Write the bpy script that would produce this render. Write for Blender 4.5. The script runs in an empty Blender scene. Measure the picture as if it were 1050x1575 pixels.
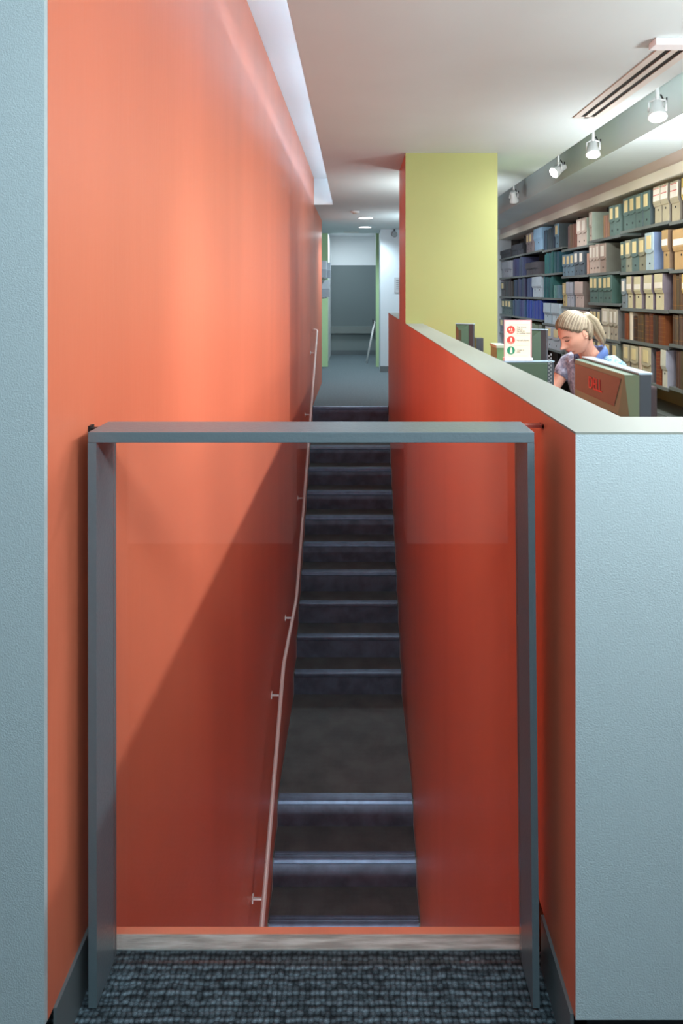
import bpy, bmesh, math, random
from mathutils import Vector, Matrix, Euler
random.seed(7)
S = bpy.context.scene
COL = S.collection
EYE = 1.36            # eye height above the upper floor
# ------------------------------------------------------------------ camera
cam = bpy.data.cameras.new('camera'); co = bpy.data.objects.new('camera', cam); COL.objects.link(co)
co.location = (0, 0, EYE); co.rotation_euler = (math.radians(90), 0, 0)
cam.sensor_fit = 'HORIZONTAL'; cam.sensor_width = 24; cam.lens = 24
cam.shift_x = -24/1050; cam.shift_y = -337.5/1050
cam.clip_start = .05; cam.clip_end = 60
S.camera = co
S.view_settings.view_transform = 'Standard'; S.view_settings.look = 'None'
S.view_settings.gamma = 1; S.view_settings.use_curve_mapping = False
S.view_settings.exposure = 0.18
# ------------------------------------------------------------------ world and lights
w = bpy.data.worlds.new('world'); S.world = w; w.use_nodes = True
w.node_tree.nodes['Background'].inputs[0].default_value = (.62, .72, .78, 1)
w.node_tree.nodes['Background'].inputs[1].default_value = .55
def light(name, kind, loc, power, col=(1, 1, 1), size=.3, sizey=None, target=None, spot=90, blend=.5):
    l = bpy.data.lights.new(name, kind); l.energy = power; l.color = col
    if kind == 'AREA':
        l.size = size
        if sizey: l.shape = 'RECTANGLE'; l.size_y = sizey
    elif kind == 'SPOT':
        l.shadow_soft_size = size; l.spot_size = math.radians(spot); l.spot_blend = blend
    else: l.shadow_soft_size = size
    o = bpy.data.objects.new(name, l); COL.objects.link(o); o.location = loc
    if target is not None:
        o.rotation_euler = (Vector(target)-Vector(loc)).to_track_quat('-Z', 'Y').to_euler()
    return o
COOL = (.80, .93, 1.0); NEUT = (.97, .99, 1.0); WARM = (1, .93, .82)
# fill light added in the lobby to brighten the near walls
light('lobby_fill_light', 'AREA', (.0, -.15, 2.40), 28, COOL, 1.6, .5, (.0, .25, 0))
# added fill lights just under the reading room ceiling, out of view
light('room_fill_light', 'AREA', (1.3, 1.9, 2.42), 6, NEUT, .5, .5, (1.3, 1.9, 0))
light('room_fill_light', 'AREA', (1.75, 2.1, 2.42), 6, NEUT, .5, .5, (1.75, 2.2, 0))
# the row of track lamps in the trough (their heads are built below)
TRACK = [(1.0, 5), (2.0, 9), (3.0, 33), (4.05, 46), (5.15, 44), (6.04, 26), (7.76, 5)]
for ty, p in TRACK:
    light('track_spot', 'SPOT', (1.745, ty, EYE+.985), p*2.9, NEUT, .03, None, (-.35, ty-.35, -1.0), 128, 1.0)
for ty in (3.0, 4.05, 5.15, 6.04, 7.2, 8.6, 10):
    light('shelf_spot', 'SPOT', (1.70, ty+.12, EYE+.98), 24, NEUT, .05, None, (2.43, ty+.9, .95), 120, .8)
light('desk_light', 'SPOT', (1.35, 3.2, 2.42), 12, (1, 1, 1), .08, None, (1.2, 3.8, .9), 70, .6)
# corridor downlights
for dy, dx in ((9.9, .123), (11.3, .13)):
    light('corridor_light', 'SPOT', (dx, dy, EYE+1.06), 100, COOL, .06, None, (dx, dy, 0), 150, .7)
light('alcove_light', 'AREA', (-.25, 13.6, EYE+1.17), 22, COOL, .3, .6, (-.25, 13.6, 0))

# unseen fill light added low in the stairwell to lighten the lower flight
light('stair_low_fill', 'AREA', (-.08, 1.60, -3.3), 40, COOL, .8, .7, (-.08, 5.2, -2.3))
light('upward_fill', 'AREA', (1.0, 9.6, 1.85), 9, COOL, .5, .3, (.6, 9.9, 2.6))  # added upward fill for the corridor ceiling, hidden behind the column
light('stair_top_fill', 'SPOT', (-.08, 1.75, 2.43), 115, (.9, .96, 1), .10, None, (-.08, 4.3, -3.0), 62, .8)  # unseen overhead fill added to lift treads and risers
# unseen upward fill lights added to brighten the ceiling
light('upward_fill', 'AREA', (.95, 6.6, 1.85), 14, (.95, .98, 1), .4, .3, (.5, 7.2, 2.6))
light('upward_fill', 'AREA', (1.0, .4, 1.85), 30, (.95, .98, 1), .5, .3, (.9, 3.0, 2.6))
light('upward_fill', 'AREA', (2.2, 1.75, 1.75), 34, (.95, .98, 1), .4, .2, (1.6, 3.4, 2.6))
TUBE = 17
light('upward_fill', 'AREA', (2.1, 4.0, 1.75), 22, (.95, .98, 1), .4, .2, (1.8, 5.2, 2.6))  # added fill that brightens the lamp trough, out of view
# ------------------------------------------------------------------ materials
def lin(c):
    return tuple((x/12.92 if x <= .04045 else ((x+.055)/1.055)**2.4) for x in [v/255 for v in c])
MATS = {}
def mat(name, rgb, rough=.5, metal=0, bump=0, bscale=60, var=0, vscale=4, spec=.5, emit=0, stretch=(1, 1, 1), rgb2=None, coat=0):
    if name in MATS: return MATS[name]
    m = bpy.data.materials.new(name); m.use_nodes = True; nt = m.node_tree; b = nt.nodes['Principled BSDF']
    c = lin(rgb)
    b.inputs['Base Color'].default_value = (*c, 1); b.inputs['Roughness'].default_value = rough
    b.inputs['Metallic'].default_value = metal; b.inputs['Specular IOR Level'].default_value = spec
    b.inputs['Coat Weight'].default_value = coat
    tc = nt.nodes.new('ShaderNodeTexCoord'); mp = nt.nodes.new('ShaderNodeMapping')
    mp.inputs['Scale'].default_value = stretch; nt.links.new(tc.outputs['Object'], mp.inputs[0])
    if var or rgb2:
        n = nt.nodes.new('ShaderNodeTexNoise'); n.inputs['Scale'].default_value = vscale; n.inputs['Detail'].default_value = 5
        nt.links.new(mp.outputs[0], n.inputs['Vector'])
        r = nt.nodes.new('ShaderNodeValToRGB')
        c2 = lin(rgb2) if rgb2 else tuple(x*(1-var) for x in c)
        c1 = c if rgb2 else tuple(min(1, x*(1+var)) for x in c)
        r.color_ramp.elements[0].color = (*c2, 1); r.color_ramp.elements[1].color = (*c1, 1)
        r.color_ramp.elements[0].position = .35; r.color_ramp.elements[1].position = .65
        nt.links.new(n.outputs[0], r.inputs[0]); nt.links.new(r.outputs[0], b.inputs['Base Color'])
    if bump:
        n = nt.nodes.new('ShaderNodeTexNoise'); n.inputs['Scale'].default_value = bscale; n.inputs['Detail'].default_value = 3
        nt.links.new(mp.outputs[0], n.inputs['Vector'])
        bp = nt.nodes.new('ShaderNodeBump'); bp.inputs['Strength'].default_value = bump; bp.inputs['Distance'].default_value = .004
        nt.links.new(n.outputs[0], bp.inputs['Height']); nt.links.new(bp.outputs[0], b.inputs['Normal'])
    if emit:
        b.inputs['Emission Color'].default_value = (*c, 1); b.inputs['Emission Strength'].default_value = emit
    MATS[name] = m; return m
M_or = mat('orange_paint', (210, 116, 86), .42, var=.05, vscale=1.2, bump=.12, bscale=25, spec=.45, stretch=(1, 2.5, .25))
M_blue = mat('pale_blue_paint', (172, 191, 197), .6, bump=.35, bscale=330)
M_ceil = mat('ceiling_paint', (200, 212, 212), .75, var=.02, vscale=2)
M_white = mat('white_paint', (222, 226, 228), .6)
M_green = mat('green_paint', (155, 161, 99), .55, var=.02, vscale=2)
M_green2 = mat('pale_green_paint', (176, 210, 160), .6)
M_cap = mat('cap_laminate', (132, 141, 134), .45)
M_base = mat('slate_base', (98, 108, 112), .4)
M_black = mat('black_base', (22, 22, 24), .5)
M_steel = mat('painted_steel', (92, 110, 118), .3, spec=.8, bump=.15, bscale=180)
M_inox = mat('brushed_inox', (240, 240, 240), .4, .15)
M_riser = mat('slate_riser', (92, 108, 132), .55, var=.25, vscale=9, bump=.2, bscale=90)
M_tread = mat('rubber_tread', (88, 96, 96), .6, var=.22, vscale=6, bump=.3, bscale=220)
M_nose = mat('metal_nosing', (98, 118, 146), .38, .3, var=.15, vscale=14)
M_wood = mat('worn_wood', (214, 228, 228), .7, rgb2=(160, 168, 166), vscale=10, bump=.6, bscale=40, stretch=(1, 9, 3))
M_strip = mat('orange_edge', (246, 150, 118), .5, var=.06, vscale=8)
M_greyw = mat('grey_wall_paint', (104, 116, 118), .6)
M_greyl = mat('light_grey_wall_paint', (124, 136, 136), .6)
M_cfar = mat('blue_grey_carpet', (92, 106, 112), .95, var=.12, vscale=40, bump=.5, bscale=300)
def carpet():
    m = bpy.data.materials.new('loop_carpet'); m.use_nodes = True; nt = m.node_tree; b = nt.nodes['Principled BSDF']
    b.inputs['Roughness'].default_value = .95; b.inputs['Specular IOR Level'].default_value = .2
    tc = nt.nodes.new('ShaderNodeTexCoord')
    n = nt.nodes.new('ShaderNodeTexNoise'); n.inputs['Scale'].default_value = 18; n.inputs['Detail'].default_value = 4
    nt.links.new(tc.outputs['Object'], n.inputs[0])
    mp = nt.nodes.new('ShaderNodeMapping'); mp.inputs['Scale'].default_value = (96, 100, 96)
    mix = nt.nodes.new('ShaderNodeVectorMath'); mix.operation = 'MULTIPLY_ADD'
    mix.inputs[1].default_value = (.012,)*3
    nt.links.new(n.outputs['Color'], mix.inputs[0]); nt.links.new(tc.outputs['Object'], mix.inputs[2])
    nt.links.new(mix.outputs[0], mp.inputs[0])
    v = nt.nodes.new('ShaderNodeTexVoronoi'); v.inputs['Randomness'].default_value = .45; v.inputs['Scale'].default_value = 1
    nt.links.new(mp.outputs[0], v.inputs[0])
    f = nt.nodes.new('ShaderNodeTexNoise'); f.inputs['Scale'].default_value = 420
    nt.links.new(tc.outputs['Object'], f.inputs[0])
    r = nt.nodes.new('ShaderNodeValToRGB'); r.color_ramp.elements[0].position = .05; r.color_ramp.elements[1].position = .75
    r.color_ramp.elements[0].color = (*lin((112, 134, 146)), 1); r.color_ramp.elements[1].color = (*lin((36, 46, 52)), 1)
    nt.links.new(v.outputs['Distance'], r.inputs[0])
    mx = nt.nodes.new('ShaderNodeMix'); mx.data_type = 'RGBA'; mx.blend_type = 'OVERLAY'; mx.inputs[0].default_value = .8
    nt.links.new(r.outputs[0], mx.inputs[6]); nt.links.new(f.outputs[0], mx.inputs[7]); 
    sp = nt.nodes.new('ShaderNodeSeparateXYZ'); nt.links.new(mix.outputs[0], sp.inputs[0])
    m1 = nt.nodes.new('ShaderNodeMath'); m1.operation = 'MULTIPLY'; m1.inputs[1].default_value = 2*math.pi/.0168; nt.links.new(sp.outputs['Y'], m1.inputs[0])
    m2 = nt.nodes.new('ShaderNodeMath'); m2.operation = 'SINE'; nt.links.new(m1.outputs[0], m2.inputs[0])
    m3 = nt.nodes.new('ShaderNodeMapRange'); m3.inputs['From Min'].default_value = -1; m3.inputs['To Min'].default_value = .45; m3.inputs['To Max'].default_value = 1.25; nt.links.new(m2.outputs[0], m3.inputs['Value'])
    m4 = nt.nodes.new('ShaderNodeVectorMath'); m4.operation = 'SCALE'; nt.links.new(mx.outputs[2], m4.inputs[0]); nt.links.new(m3.outputs[0], m4.inputs['Scale'])
    nt.links.new(m4.outputs[0], b.inputs['Base Color'])
    bp = nt.nodes.new('ShaderNodeBump'); bp.invert = True; bp.inputs['Strength'].default_value = .9; bp.inputs['Distance'].default_value = .006
    nt.links.new(v.outputs['Distance'], bp.inputs['Height']); nt.links.new(bp.outputs[0], b.inputs['Normal'])
    return m
M_carpet = carpet()
def glass():
    m = bpy.data.materials.new('clear_glass'); m.use_nodes = True; nt = m.node_tree; nt.nodes.remove(nt.nodes['Principled BSDF'])
    g = nt.nodes.new('ShaderNodeBsdfGlossy'); g.inputs['Roughness'].default_value = .01
    t = nt.nodes.new('ShaderNodeBsdfTransparent'); t.inputs[0].default_value = (.955, .965, .96, 1)
    fr = nt.nodes.new('ShaderNodeFresnel'); ge = nt.nodes.new('ShaderNodeNewGeometry')
    mr = nt.nodes.new('ShaderNodeMapRange'); mr.inputs['To Min'].default_value = 1.5; mr.inputs['To Max'].default_value = 1/1.5
    nt.links.new(ge.outputs['Backfacing'], mr.inputs['Value']); nt.links.new(mr.outputs[0], fr.inputs[0])
    mx = nt.nodes.new('ShaderNodeMixShader'); nt.links.new(fr.outputs[0], mx.inputs[0])
    nt.links.new(t.outputs[0], mx.inputs[1]); nt.links.new(g.outputs[0], mx.inputs[2])
    nt.links.new(mx.outputs[0], nt.nodes['Material Output'].inputs[0]); return m
M_glass = glass()
M_acr = mat('clear_acrylic', (226, 226, 238), .15, spec=.6)

# ------------------------------------------------------------------ mesh helpers
def finish(name, bm, mats, parent=None, smooth=False, loc=(0, 0, 0)):
    me = bpy.data.meshes.new(name); bmesh.ops.recalc_face_normals(bm, faces=bm.faces); bm.to_mesh(me); bm.free()
    for m in (mats if isinstance(mats, (list, tuple)) else [mats]): me.materials.append(m)
    if smooth:
        for p in me.polygons: p.use_smooth = True
    o = bpy.data.objects.new(name, me); COL.objects.link(o); o.location = loc
    if parent: o.parent = parent
    return o
def NB(): return bmesh.new()
def box(bm, x0, x1, y0, y1, z0, z1, mi=0, bev=0):
    vs = [bm.verts.new(p) for p in ((x0, y0, z0), (x1, y0, z0), (x1, y1, z0), (x0, y1, z0), (x0, y0, z1), (x1, y0, z1), (x1, y1, z1), (x0, y1, z1))]
    fs = [bm.faces.new([vs[i] for i in q]) for q in ((3, 2, 1, 0), (4, 5, 6, 7), (0, 1, 5, 4), (1, 2, 6, 5), (2, 3, 7, 6), (3, 0, 4, 7))]
    for f in fs: f.material_index = mi
    if bev:
        es = {e for f in fs for e in f.edges}
        r = bmesh.ops.bevel(bm, geom=list(es), offset=bev, segments=2, affect='EDGES', profile=.6)
        for f in r['faces']: f.material_index = mi
    return fs   # bottom, top, -y, +x, +y, -x
def prism(bm, pts, axis, a0, a1, mi=0):
    """pts: 2-D outline in the plane perpendicular to axis (x: yz, y: xz, z: xy)"""
    def P(p, a): return {'x': (a, p[0], p[1]), 'y': (p[0], a, p[1]), 'z': (p[0], p[1], a)}[axis]
    A = [bm.verts.new(P(p, a0)) for p in pts]; B = [bm.verts.new(P(p, a1)) for p in pts]
    fs = [bm.faces.new(A), bm.faces.new(B[::-1])]
    n = len(pts)
    for i in range(n): fs.append(bm.faces.new((A[i], B[i], B[(i+1) % n], A[(i+1) % n])))
    for f in fs: f.material_index = mi
    return fs
def tube(bm, pts, rads, seg=12, mi=0, cap=True, flat=None):
    """round tube through pts; rads float, list, or list of (rx, ry)"""
    pts = [Vector(p) for p in pts]; n = len(pts)
    if not isinstance(rads, (list, tuple)): rads = [rads]*n
    rings = []; up = None
    for i, p in enumerate(pts):
        t = (pts[min(i+1, n-1)]-pts[max(i-1, 0)]).normalized()
        if up is None:
            up = Vector((0, 0, 1)) if abs(t.z) < .9 else Vector((0, -1, 0))
            if flat: up = Vector(flat)
        u = (up - t*up.dot(t)).normalized(); v = t.cross(u); up = u
        r = rads[i]; ru, rv = r if isinstance(r, (list, tuple)) else (r, r)
        rings.append([bm.verts.new(p + u*math.cos(a)*ru + v*math.sin(a)*rv) for a in [2*math.pi*k/seg for k in range(seg)]])
    fs = []
    for i in range(n-1):
        for k in range(seg):
            fs.append(bm.faces.new((rings[i][k], rings[i][(k+1) % seg], rings[i+1][(k+1) % seg], rings[i+1][k])))
    if cap: fs += [bm.faces.new(rings[0][::-1]), bm.faces.new(rings[-1])]
    for f in fs: f.material_index = mi; f.smooth = True
    return rings
def disc(bm, c, r, r2=None, n=24, depth=.01, axis='z', mi=0):
    r2 = r2 if r2 is not None else r
    c = Vector(c); d = {'x': Vector((depth, 0, 0)), 'y': Vector((0, depth, 0)), 'z': Vector((0, 0, depth))}[axis]
    def pt(a, rr):
        return {'x': Vector((0, math.cos(a)*rr, math.sin(a)*rr)), 'y': Vector((math.cos(a)*rr, 0, math.sin(a)*rr)), 'z': Vector((math.cos(a)*rr, math.sin(a)*rr, 0))}[axis]
    A = [bm.verts.new(c+pt(2*math.pi*k/n, r)) for k in range(n)]; B = [bm.verts.new(c+d+pt(2*math.pi*k/n, r2)) for k in range(n)]
    fs = [bm.faces.new(A), bm.faces.new(B[::-1])]+[bm.faces.new((A[k], B[k], B[(k+1) % n], A[(k+1) % n])) for k in range(n)]
    for f in fs: f.material_index = mi
def tag(o, label=None, cat=None, group=None, kind=None):
    if label: o['label'] = label
    if cat: o['category'] = cat
    if group: o['group'] = group
    if kind: o['kind'] = kind
    return o
def empty(name, loc, rz=0):
    o = bpy.data.objects.new(name, None); COL.objects.link(o); o.location = loc; o.rotation_euler = (0, 0, rz)
    o.empty_display_size = .1; return o
def struct(name, bm, m, label=None):
    o = finish(name, bm, m); o['kind'] = 'structure'
    if label: o['label'] = label
    return o
def B1(name, m, x0, x1, y0, y1, z0, z1, parent=None, bev=0):
    bm = NB(); box(bm, x0, x1, y0, y1, z0, z1, 0, bev); return finish(name, bm, m, parent)

# ================================================================== THE SETTING
XL, XR = -.532, .376          # faces of the stairwell walls
YN = 1.176                    # near face of both blue wall ends
CE = EYE+1.085                # ceiling
TOP = EYE-.2406               # top of the half wall
LOW = -4.6
# left orange wall
bm = NB()
fs = prism(bm, [(YN, .107), (YN, CE+.325), (8.44, CE+.325), (8.44, CE), (10.3, CE), (10.3, LOW), (1.46, LOW), (1.46, -.3), (1.36, -.3), (1.36, .107)], 'x', XL-.2, XL)
struct('wall_left', bm, M_or, 'tall orange wall running down the left side of the stairs')
B1('wall_near_left', M_blue, -3, XL-.001, YN-.012, YN, .107, CE)['kind'] = 'structure'
B1('trim_1', M_black, -3, XL-.03, YN+.01, YN+.05, 0, .107)['kind'] = 'structure'
bm = NB(); box(bm, XL, XL+.006, YN+.02, 1.411, .0, .107); struct('baseboard_left', bm, M_base)
# right orange half wall with its blue near leg
bm = NB()
T2 = TOP-.004
box(bm, XR, .51, 1.46, 5.30, LOW, T2); box(bm, XR, .51, 6.07, 8.2, LOW, T2)
fs = box(bm, XR, .51, YN, 1.46, .107, T2); fs[2].material_index = 1
fs = box(bm, .51, 3.2, YN, 1.323, .107, T2)
for f in fs: f.material_index = 1
box(bm, XR, .51, 8.2, 10.3, LOW, -.02)
struct('wall_half_height', bm, [M_or, M_blue], 'orange half wall with pale blue end beside the stairs')
bm = NB()
prism(bm, [(XR, YN), (3.2, YN), (3.2, 1.323), (.51, 1.323), (.51, 5.299), (XR, 5.299)], 'z', T2, TOP)
box(bm, XR, .51, 6.071, 8.2, T2, TOP)
struct('trim_2', bm, M_cap, 'pale cap on top of the half wall')
B1('trim_3', M_black, XR+.03, 3.2, YN+.03, 1.3, 0, .107)['kind'] = 'structure'
bm = NB(); box(bm, XR-.006, XR, YN+.01, 1.375, 0, .107); struct('baseboard_right', bm, M_base)
# column
bm = NB(); fs = box(bm, XR, 1.09, 5.30, 6.07, LOW, CE)
for i in (2, 3, 4): fs[i].material_index = 1
struct('wall_column', bm, [M_or, M_green], 'square column, green in front and orange on its stair side')
# ceiling: slab with the light cove on the left and the lamp trough on the right
bm = NB()
CX = .15
box(bm, CX, 1.593, -1.2, 12.5, CE, CE+.6)
box(bm, -.8, CX, 8.44, 12.5, CE, CE+.6)
prism(bm, [(-.25, .61), (CX, .61), (CX, 8.44), (-.297, 8.44)], 'z', CE, CE+.035)
box(bm, -3, CX, -1.2, .6, CE, CE+.6)
box(bm, -3, XL-.2, .6, 10.3, CE, CE+.6)
box(bm, 1.593, 1.97, -1.2, 12.5, CE+.25, CE+.6)
box(bm, 1.97, 3.4, -1.2, 12.5, CE, CE+.6)
struct('ceiling', bm, M_ceil)
MW2 = mat('cove_white', (236, 246, 247), .6)
bm = NB(); box(bm, XL-.2, CX, .6, 8.44, CE+.326, CE+.6); struct('ceiling_cove', bm, MW2, 'white inside of the lit ceiling cove above the orange wall')
bm = NB(); box(bm, XL, CX, .6, .61, CE, CE+.325); struct('trim_4', bm, MW2)
bm = NB(); box(bm, XL, CX, 8.43, 8.44, CE, CE+.325); struct('trim_5', bm, MW2, 'white end of the ceiling light cove')
# fluorescent tubes hidden behind the lip of the cove
MTube = mat('tube_glow', (212, 234, 255), .5, emit=TUBE)
ends = [(2.5, 3.65), (3.8, 5.0), (5.15, 6.35), (6.5, 7.4), (7.5, 8.3)]
for i, (a_, b_) in enumerate(ends):
    t = empty('fluorescent_batten', (-.03, (a_+b_)/2, CE+.035)); og = (-.03, (a_+b_)/2, CE+.035)
    tag(t, 'slim fluorescent batten in the ceiling cove, ' + ['nearest the viewer', 'second from the viewer', 'third from the viewer', 'second from the far end', 'beside the white end piece'][i], 'light', 'battens lying in the ceiling cove')
    bm = NB(); box(bm, -.06, .0, a_, b_, CE+.036, CE+.06); bmesh.ops.translate(bm, verts=bm.verts, vec=-Vector(og)); finish('housing', bm, MW2, t)
    bm = NB(); tube(bm, [(-.04, a_+.02, CE+.085), (-.04, b_-.02, CE+.085)], .014, 12); bmesh.ops.translate(bm, verts=bm.verts, vec=-Vector(og)); finish('tube', bm, MTube, t)
    for yy in (a_+.004, b_-.02):
        bm = NB(); box(bm, -.052, -.028, yy, yy+.016, CE+.06, CE+.10); bmesh.ops.translate(bm, verts=bm.verts, vec=-Vector(og)); finish('lamp_holder', bm, MW2, t)
# floors
bm = NB(); box(bm, -3, 3.4, -3.2, 1.411, -.1, 0); struct('floor_near', bm, M_carpet, 'dark grey loop carpet in front of the gate')
bm = NB(); box(bm, -3, 3.4, 1.30, 1.4595, -.5, -.1); struct('trim_6', bm, M_or)
bm = NB(); box(bm, XL, XR, 1.411, 1.444, -.1, .003); struct('trim_7', bm, M_wood, 'worn white painted wooden threshold')
bm = NB(); box(bm, XL, XR, 1.444, 1.4605, -.1, .003); struct('trim_8', bm, M_strip, 'orange painted edge of the landing')
bm = NB(); box(bm, .51, 3.4, 1.411, 5.3, -.1, 0); box(bm, 1.09, 3.4, 5.3, 6.07, -.1, 0); box(bm, .51, 3.4, 6.07, 8.2, -.1, 0); struct('floor_room', bm, M_cfar)
bm = NB(); box(bm, -1.6, 3.4, 8.2, 15, -.1, 0); box(bm, XL, XR, 8.16, 8.2, -.1, 0); struct('floor_far', bm, M_cfar, 'blue grey carpet of the far corridor')
# far walls
bm = NB(); box(bm, .40, 3.2, 11.7, 11.8, 0, CE); box(bm, .40, .48, 11.8, 12.5, 0, CE); struct('wall_back', bm, mat('cool_white_paint', (196, 210, 218), .6))
bm = NB(); box(bm, .392, 1.2, 11.692, 11.7, 0, .1); struct('baseboard_back', bm, M_base)
bm = NB(); box(bm, XL-1.0, XL-.9, 10.3, 12.6, 0, CE); box(bm, XL-1.0, XL-.2, 10.28, 10.38, 0, CE); struct('wall_far_left', bm, M_white)
bm = NB(); box(bm, -.66, -.535, 12.5, 12.62, 0, CE+.1); struct('trim_9', bm, M_green2, 'pale green pillar on the left of the far alcove')
bm = NB(); box(bm, .345, .43, 12.5, 12.62, 0, CE+.1); struct('trim_10', bm, M_green2, 'pale green pillar on the right of the far alcove')
bm = NB(); box(bm, -.68, -.572, 12.62, 14.9, 0, CE+.2); struct('wall_alcove_left', bm, M_white)
bm = NB(); box(bm, 1.0, 1.1, 11.8, 14.9, 0, CE+.2); struct('wall_alcove_right', bm, M_white)
bm = NB()
box(bm, -.7, 1.1, 14.9, 15, EYE+.595, CE+.2, 0); box(bm, -.7, 1.1, 14.9, 15, EYE-.73, EYE+.595, 1); box(bm, -.7, 1.1, 14.9, 15, .1, EYE-.73, 2); box(bm, -.7, 1.1, 14.9, 15, -.1, .1, 3)
struct('wall_alcove_back', bm, [M_white, M_greyw, M_greyl, M_base], 'grey alcove wall with a white top at the corridor end')
bm = NB(); box(bm, -.7, 1.1, 12.5, 15, CE+.13, CE+.2); struct('ceiling_alcove', bm, M_white)
bm = NB(); box(bm, -.572, 1.0, 14.80, 14.9, EYE-.885, EYE-.74); struct('trim_11', bm, mat('ledge_grey', (120, 128, 126), .6), 'grey ledge across the alcove wall')
# reading room walls
bm = NB(); box(bm, 2.80, 2.9, 1.3, 11.7, 0, CE); struct('wall_right', bm, mat('room_wall', (190, 180, 160), .7))
bm = NB(); box(bm, 2.43, 2.80, 1.6, 11.7, EYE+.90, EYE+.985); struct('trim_12', bm, mat('header_cream', (232, 226, 210), .6), 'cream header above the bookcases')
bm = NB(); box(bm, 2.45, 2.80, 1.6, 11.7, EYE+.985, EYE+1.085); struct('trim_13', bm, mat('header_pink', (206, 190, 182), .6))
bm = NB(); box(bm, 3.2, 3.3, -1.2, 2.0, 0, CE); box(bm, 2.8, 3.3, 1.9, 2.0, 0, CE); struct('wall_lobby_right', bm, M_white)
# wall behind the photographer: two pale panels either side of an open doorway
bm = NB(); box(bm, .27, 3.2, -1.2, -.95, 0, CE); box(bm, -3, -.35, -1.2, -.95, 0, CE); box(bm, -.35, .27, -1.2, -.95, 2.05, CE); struct('wall_behind', bm, mat('lobby_white', (228, 230, 228), .6))
bm = NB(); box(bm, -3.1, -3, -1.2, YN, 0, CE); struct('wall_lobby_left', bm, M_white)

# ================================================================== STAIRS
R, T = .182, .241
steps = []      # (y of nosing, z of tread)
y, z = 8.16, 0.0
steps.append((8.11, 0.0))
for i in range(1, 11): steps.append((8.11-T*i, -R*i))
steps.append((4.521, -R*11)); steps.append((4.269, -R*12)); steps.append((4.022, -R*13))
for i in range(1, 5): steps.append((4.022-.25*i, -R*(13+i)))
st = empty('staircase', (0, 8.11, -R*13))
tag(st, 'flight of dark rubber stairs with blue grey nosings between orange walls', 'stairs')
o3 = Vector((0, 8.11, -R*13))
def fin(name, bm, m, parent, org): # geometry given in world coordinates, moved under an empty
    bmesh.ops.translate(bm, verts=bm.verts, vec=-Vector(org)); return finish(name, bm, m, parent)
for i, (ny, nz) in enumerate(steps):
    back = 8.16 if i == 0 else steps[i-1][0]+.012
    if i > 0:
        bm = NB(); box(bm, XL+.004, XR-.004, ny+.012, back, nz-.03, nz); fin('tread', bm, M_tread, st, o3)
    zb = steps[i+1][1] if i+1 < len(steps) else nz-R
    bm = NB(); box(bm, XL+.004, XR-.004, ny+.012, ny+.03, zb, nz-.03 if i else nz-.03); fin('riser', bm, M_riser, st, o3)
    # rounded nosing with two ribs
    bm = NB()
    prof = [(ny+.06, nz+.003), (ny+.045, nz+.003), (ny+.043, nz+.0015), (ny+.038, nz+.0015), (ny+.036, nz+.003), (ny+.026, nz+.003), (ny+.024, nz+.0015), (ny+.019, nz+.0015), (ny+.017, nz+.003), (ny+.004, nz+.002), (ny, nz-.005), (ny-.001, nz-.024), (ny+.004, nz-.034), (ny+.012, nz-.036), (ny+.012, nz), (ny+.06, nz)]
    prism(bm, prof, 'x', XL+.012, XR-.012); fin('nosing', bm, M_nose, st, o3)
bm = NB(); box(bm, XL+.004, XR-.004, 2.5, 3.03, -R*18, -R*18+.02)
fin('landing', bm, M_tread, st, o3)
bm = NB(); box(bm, XL, XR, 1.46, 3.2, LOW, LOW+.1); struct('floor_below', bm, M_tread)
bm = NB(); box(bm, XL, XR, 1.40, 1.459, LOW, -.5); struct('wall_below', bm, M_or)

# ================================================================== HANDRAIL
hr = empty('handrail', (XL, 5.3, -1.0)); og = (XL, 5.3, -1.0)
tag(hr, 'long stainless steel handrail bracketed to the orange left wall', 'handrail')
rail = [(-.47, 2.6, EYE-3.70), (-.47, 3.37, EYE-3.12), (-.47, 4.30, EYE-2.42), (-.47, 4.36, EYE-2.385), (-.47, 4.45, EYE-2.375), (-.47, 5.22, EYE-2.37), (-.47, 5.32, EYE-2.34), (-.47, 5.40, EYE-2.29), (-.47, 8.0, EYE-.475), (-.47, 8.04, EYE-.455)]
bm = NB(); tube(bm, rail+[(-.48, 8.07, EYE-.445), (-.50, 8.085, EYE-.44), (XL+.002, 8.09, EYE-.44)], .0125, 16); fin('rail', bm, M_inox, hr, og)
def rail_at(y):
    for a, b in zip(rail, rail[1:]):
        if a[1] <= y <= b[1]: return a[2]+(b[2]-a[2])*(y-a[1])/(b[1]-a[1])
for by in (3.47, 4.24, 5.05, 6.1, 6.95, 7.75):
    z = rail_at(by)-.035
    bm = NB(); tube(bm, [(XL+.003, by, z), (-.475, by, z), (-.47, by, z+.006), (-.47, by, z+.024)], .007, 8)
    b = fin('bracket', bm, M_inox, hr, og)
    bm = NB(); disc(bm, (XL+.001, by, z), .022, .022, 20, .004, 'x'); fin('wall_plate', bm, M_inox, b, og)

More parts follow.
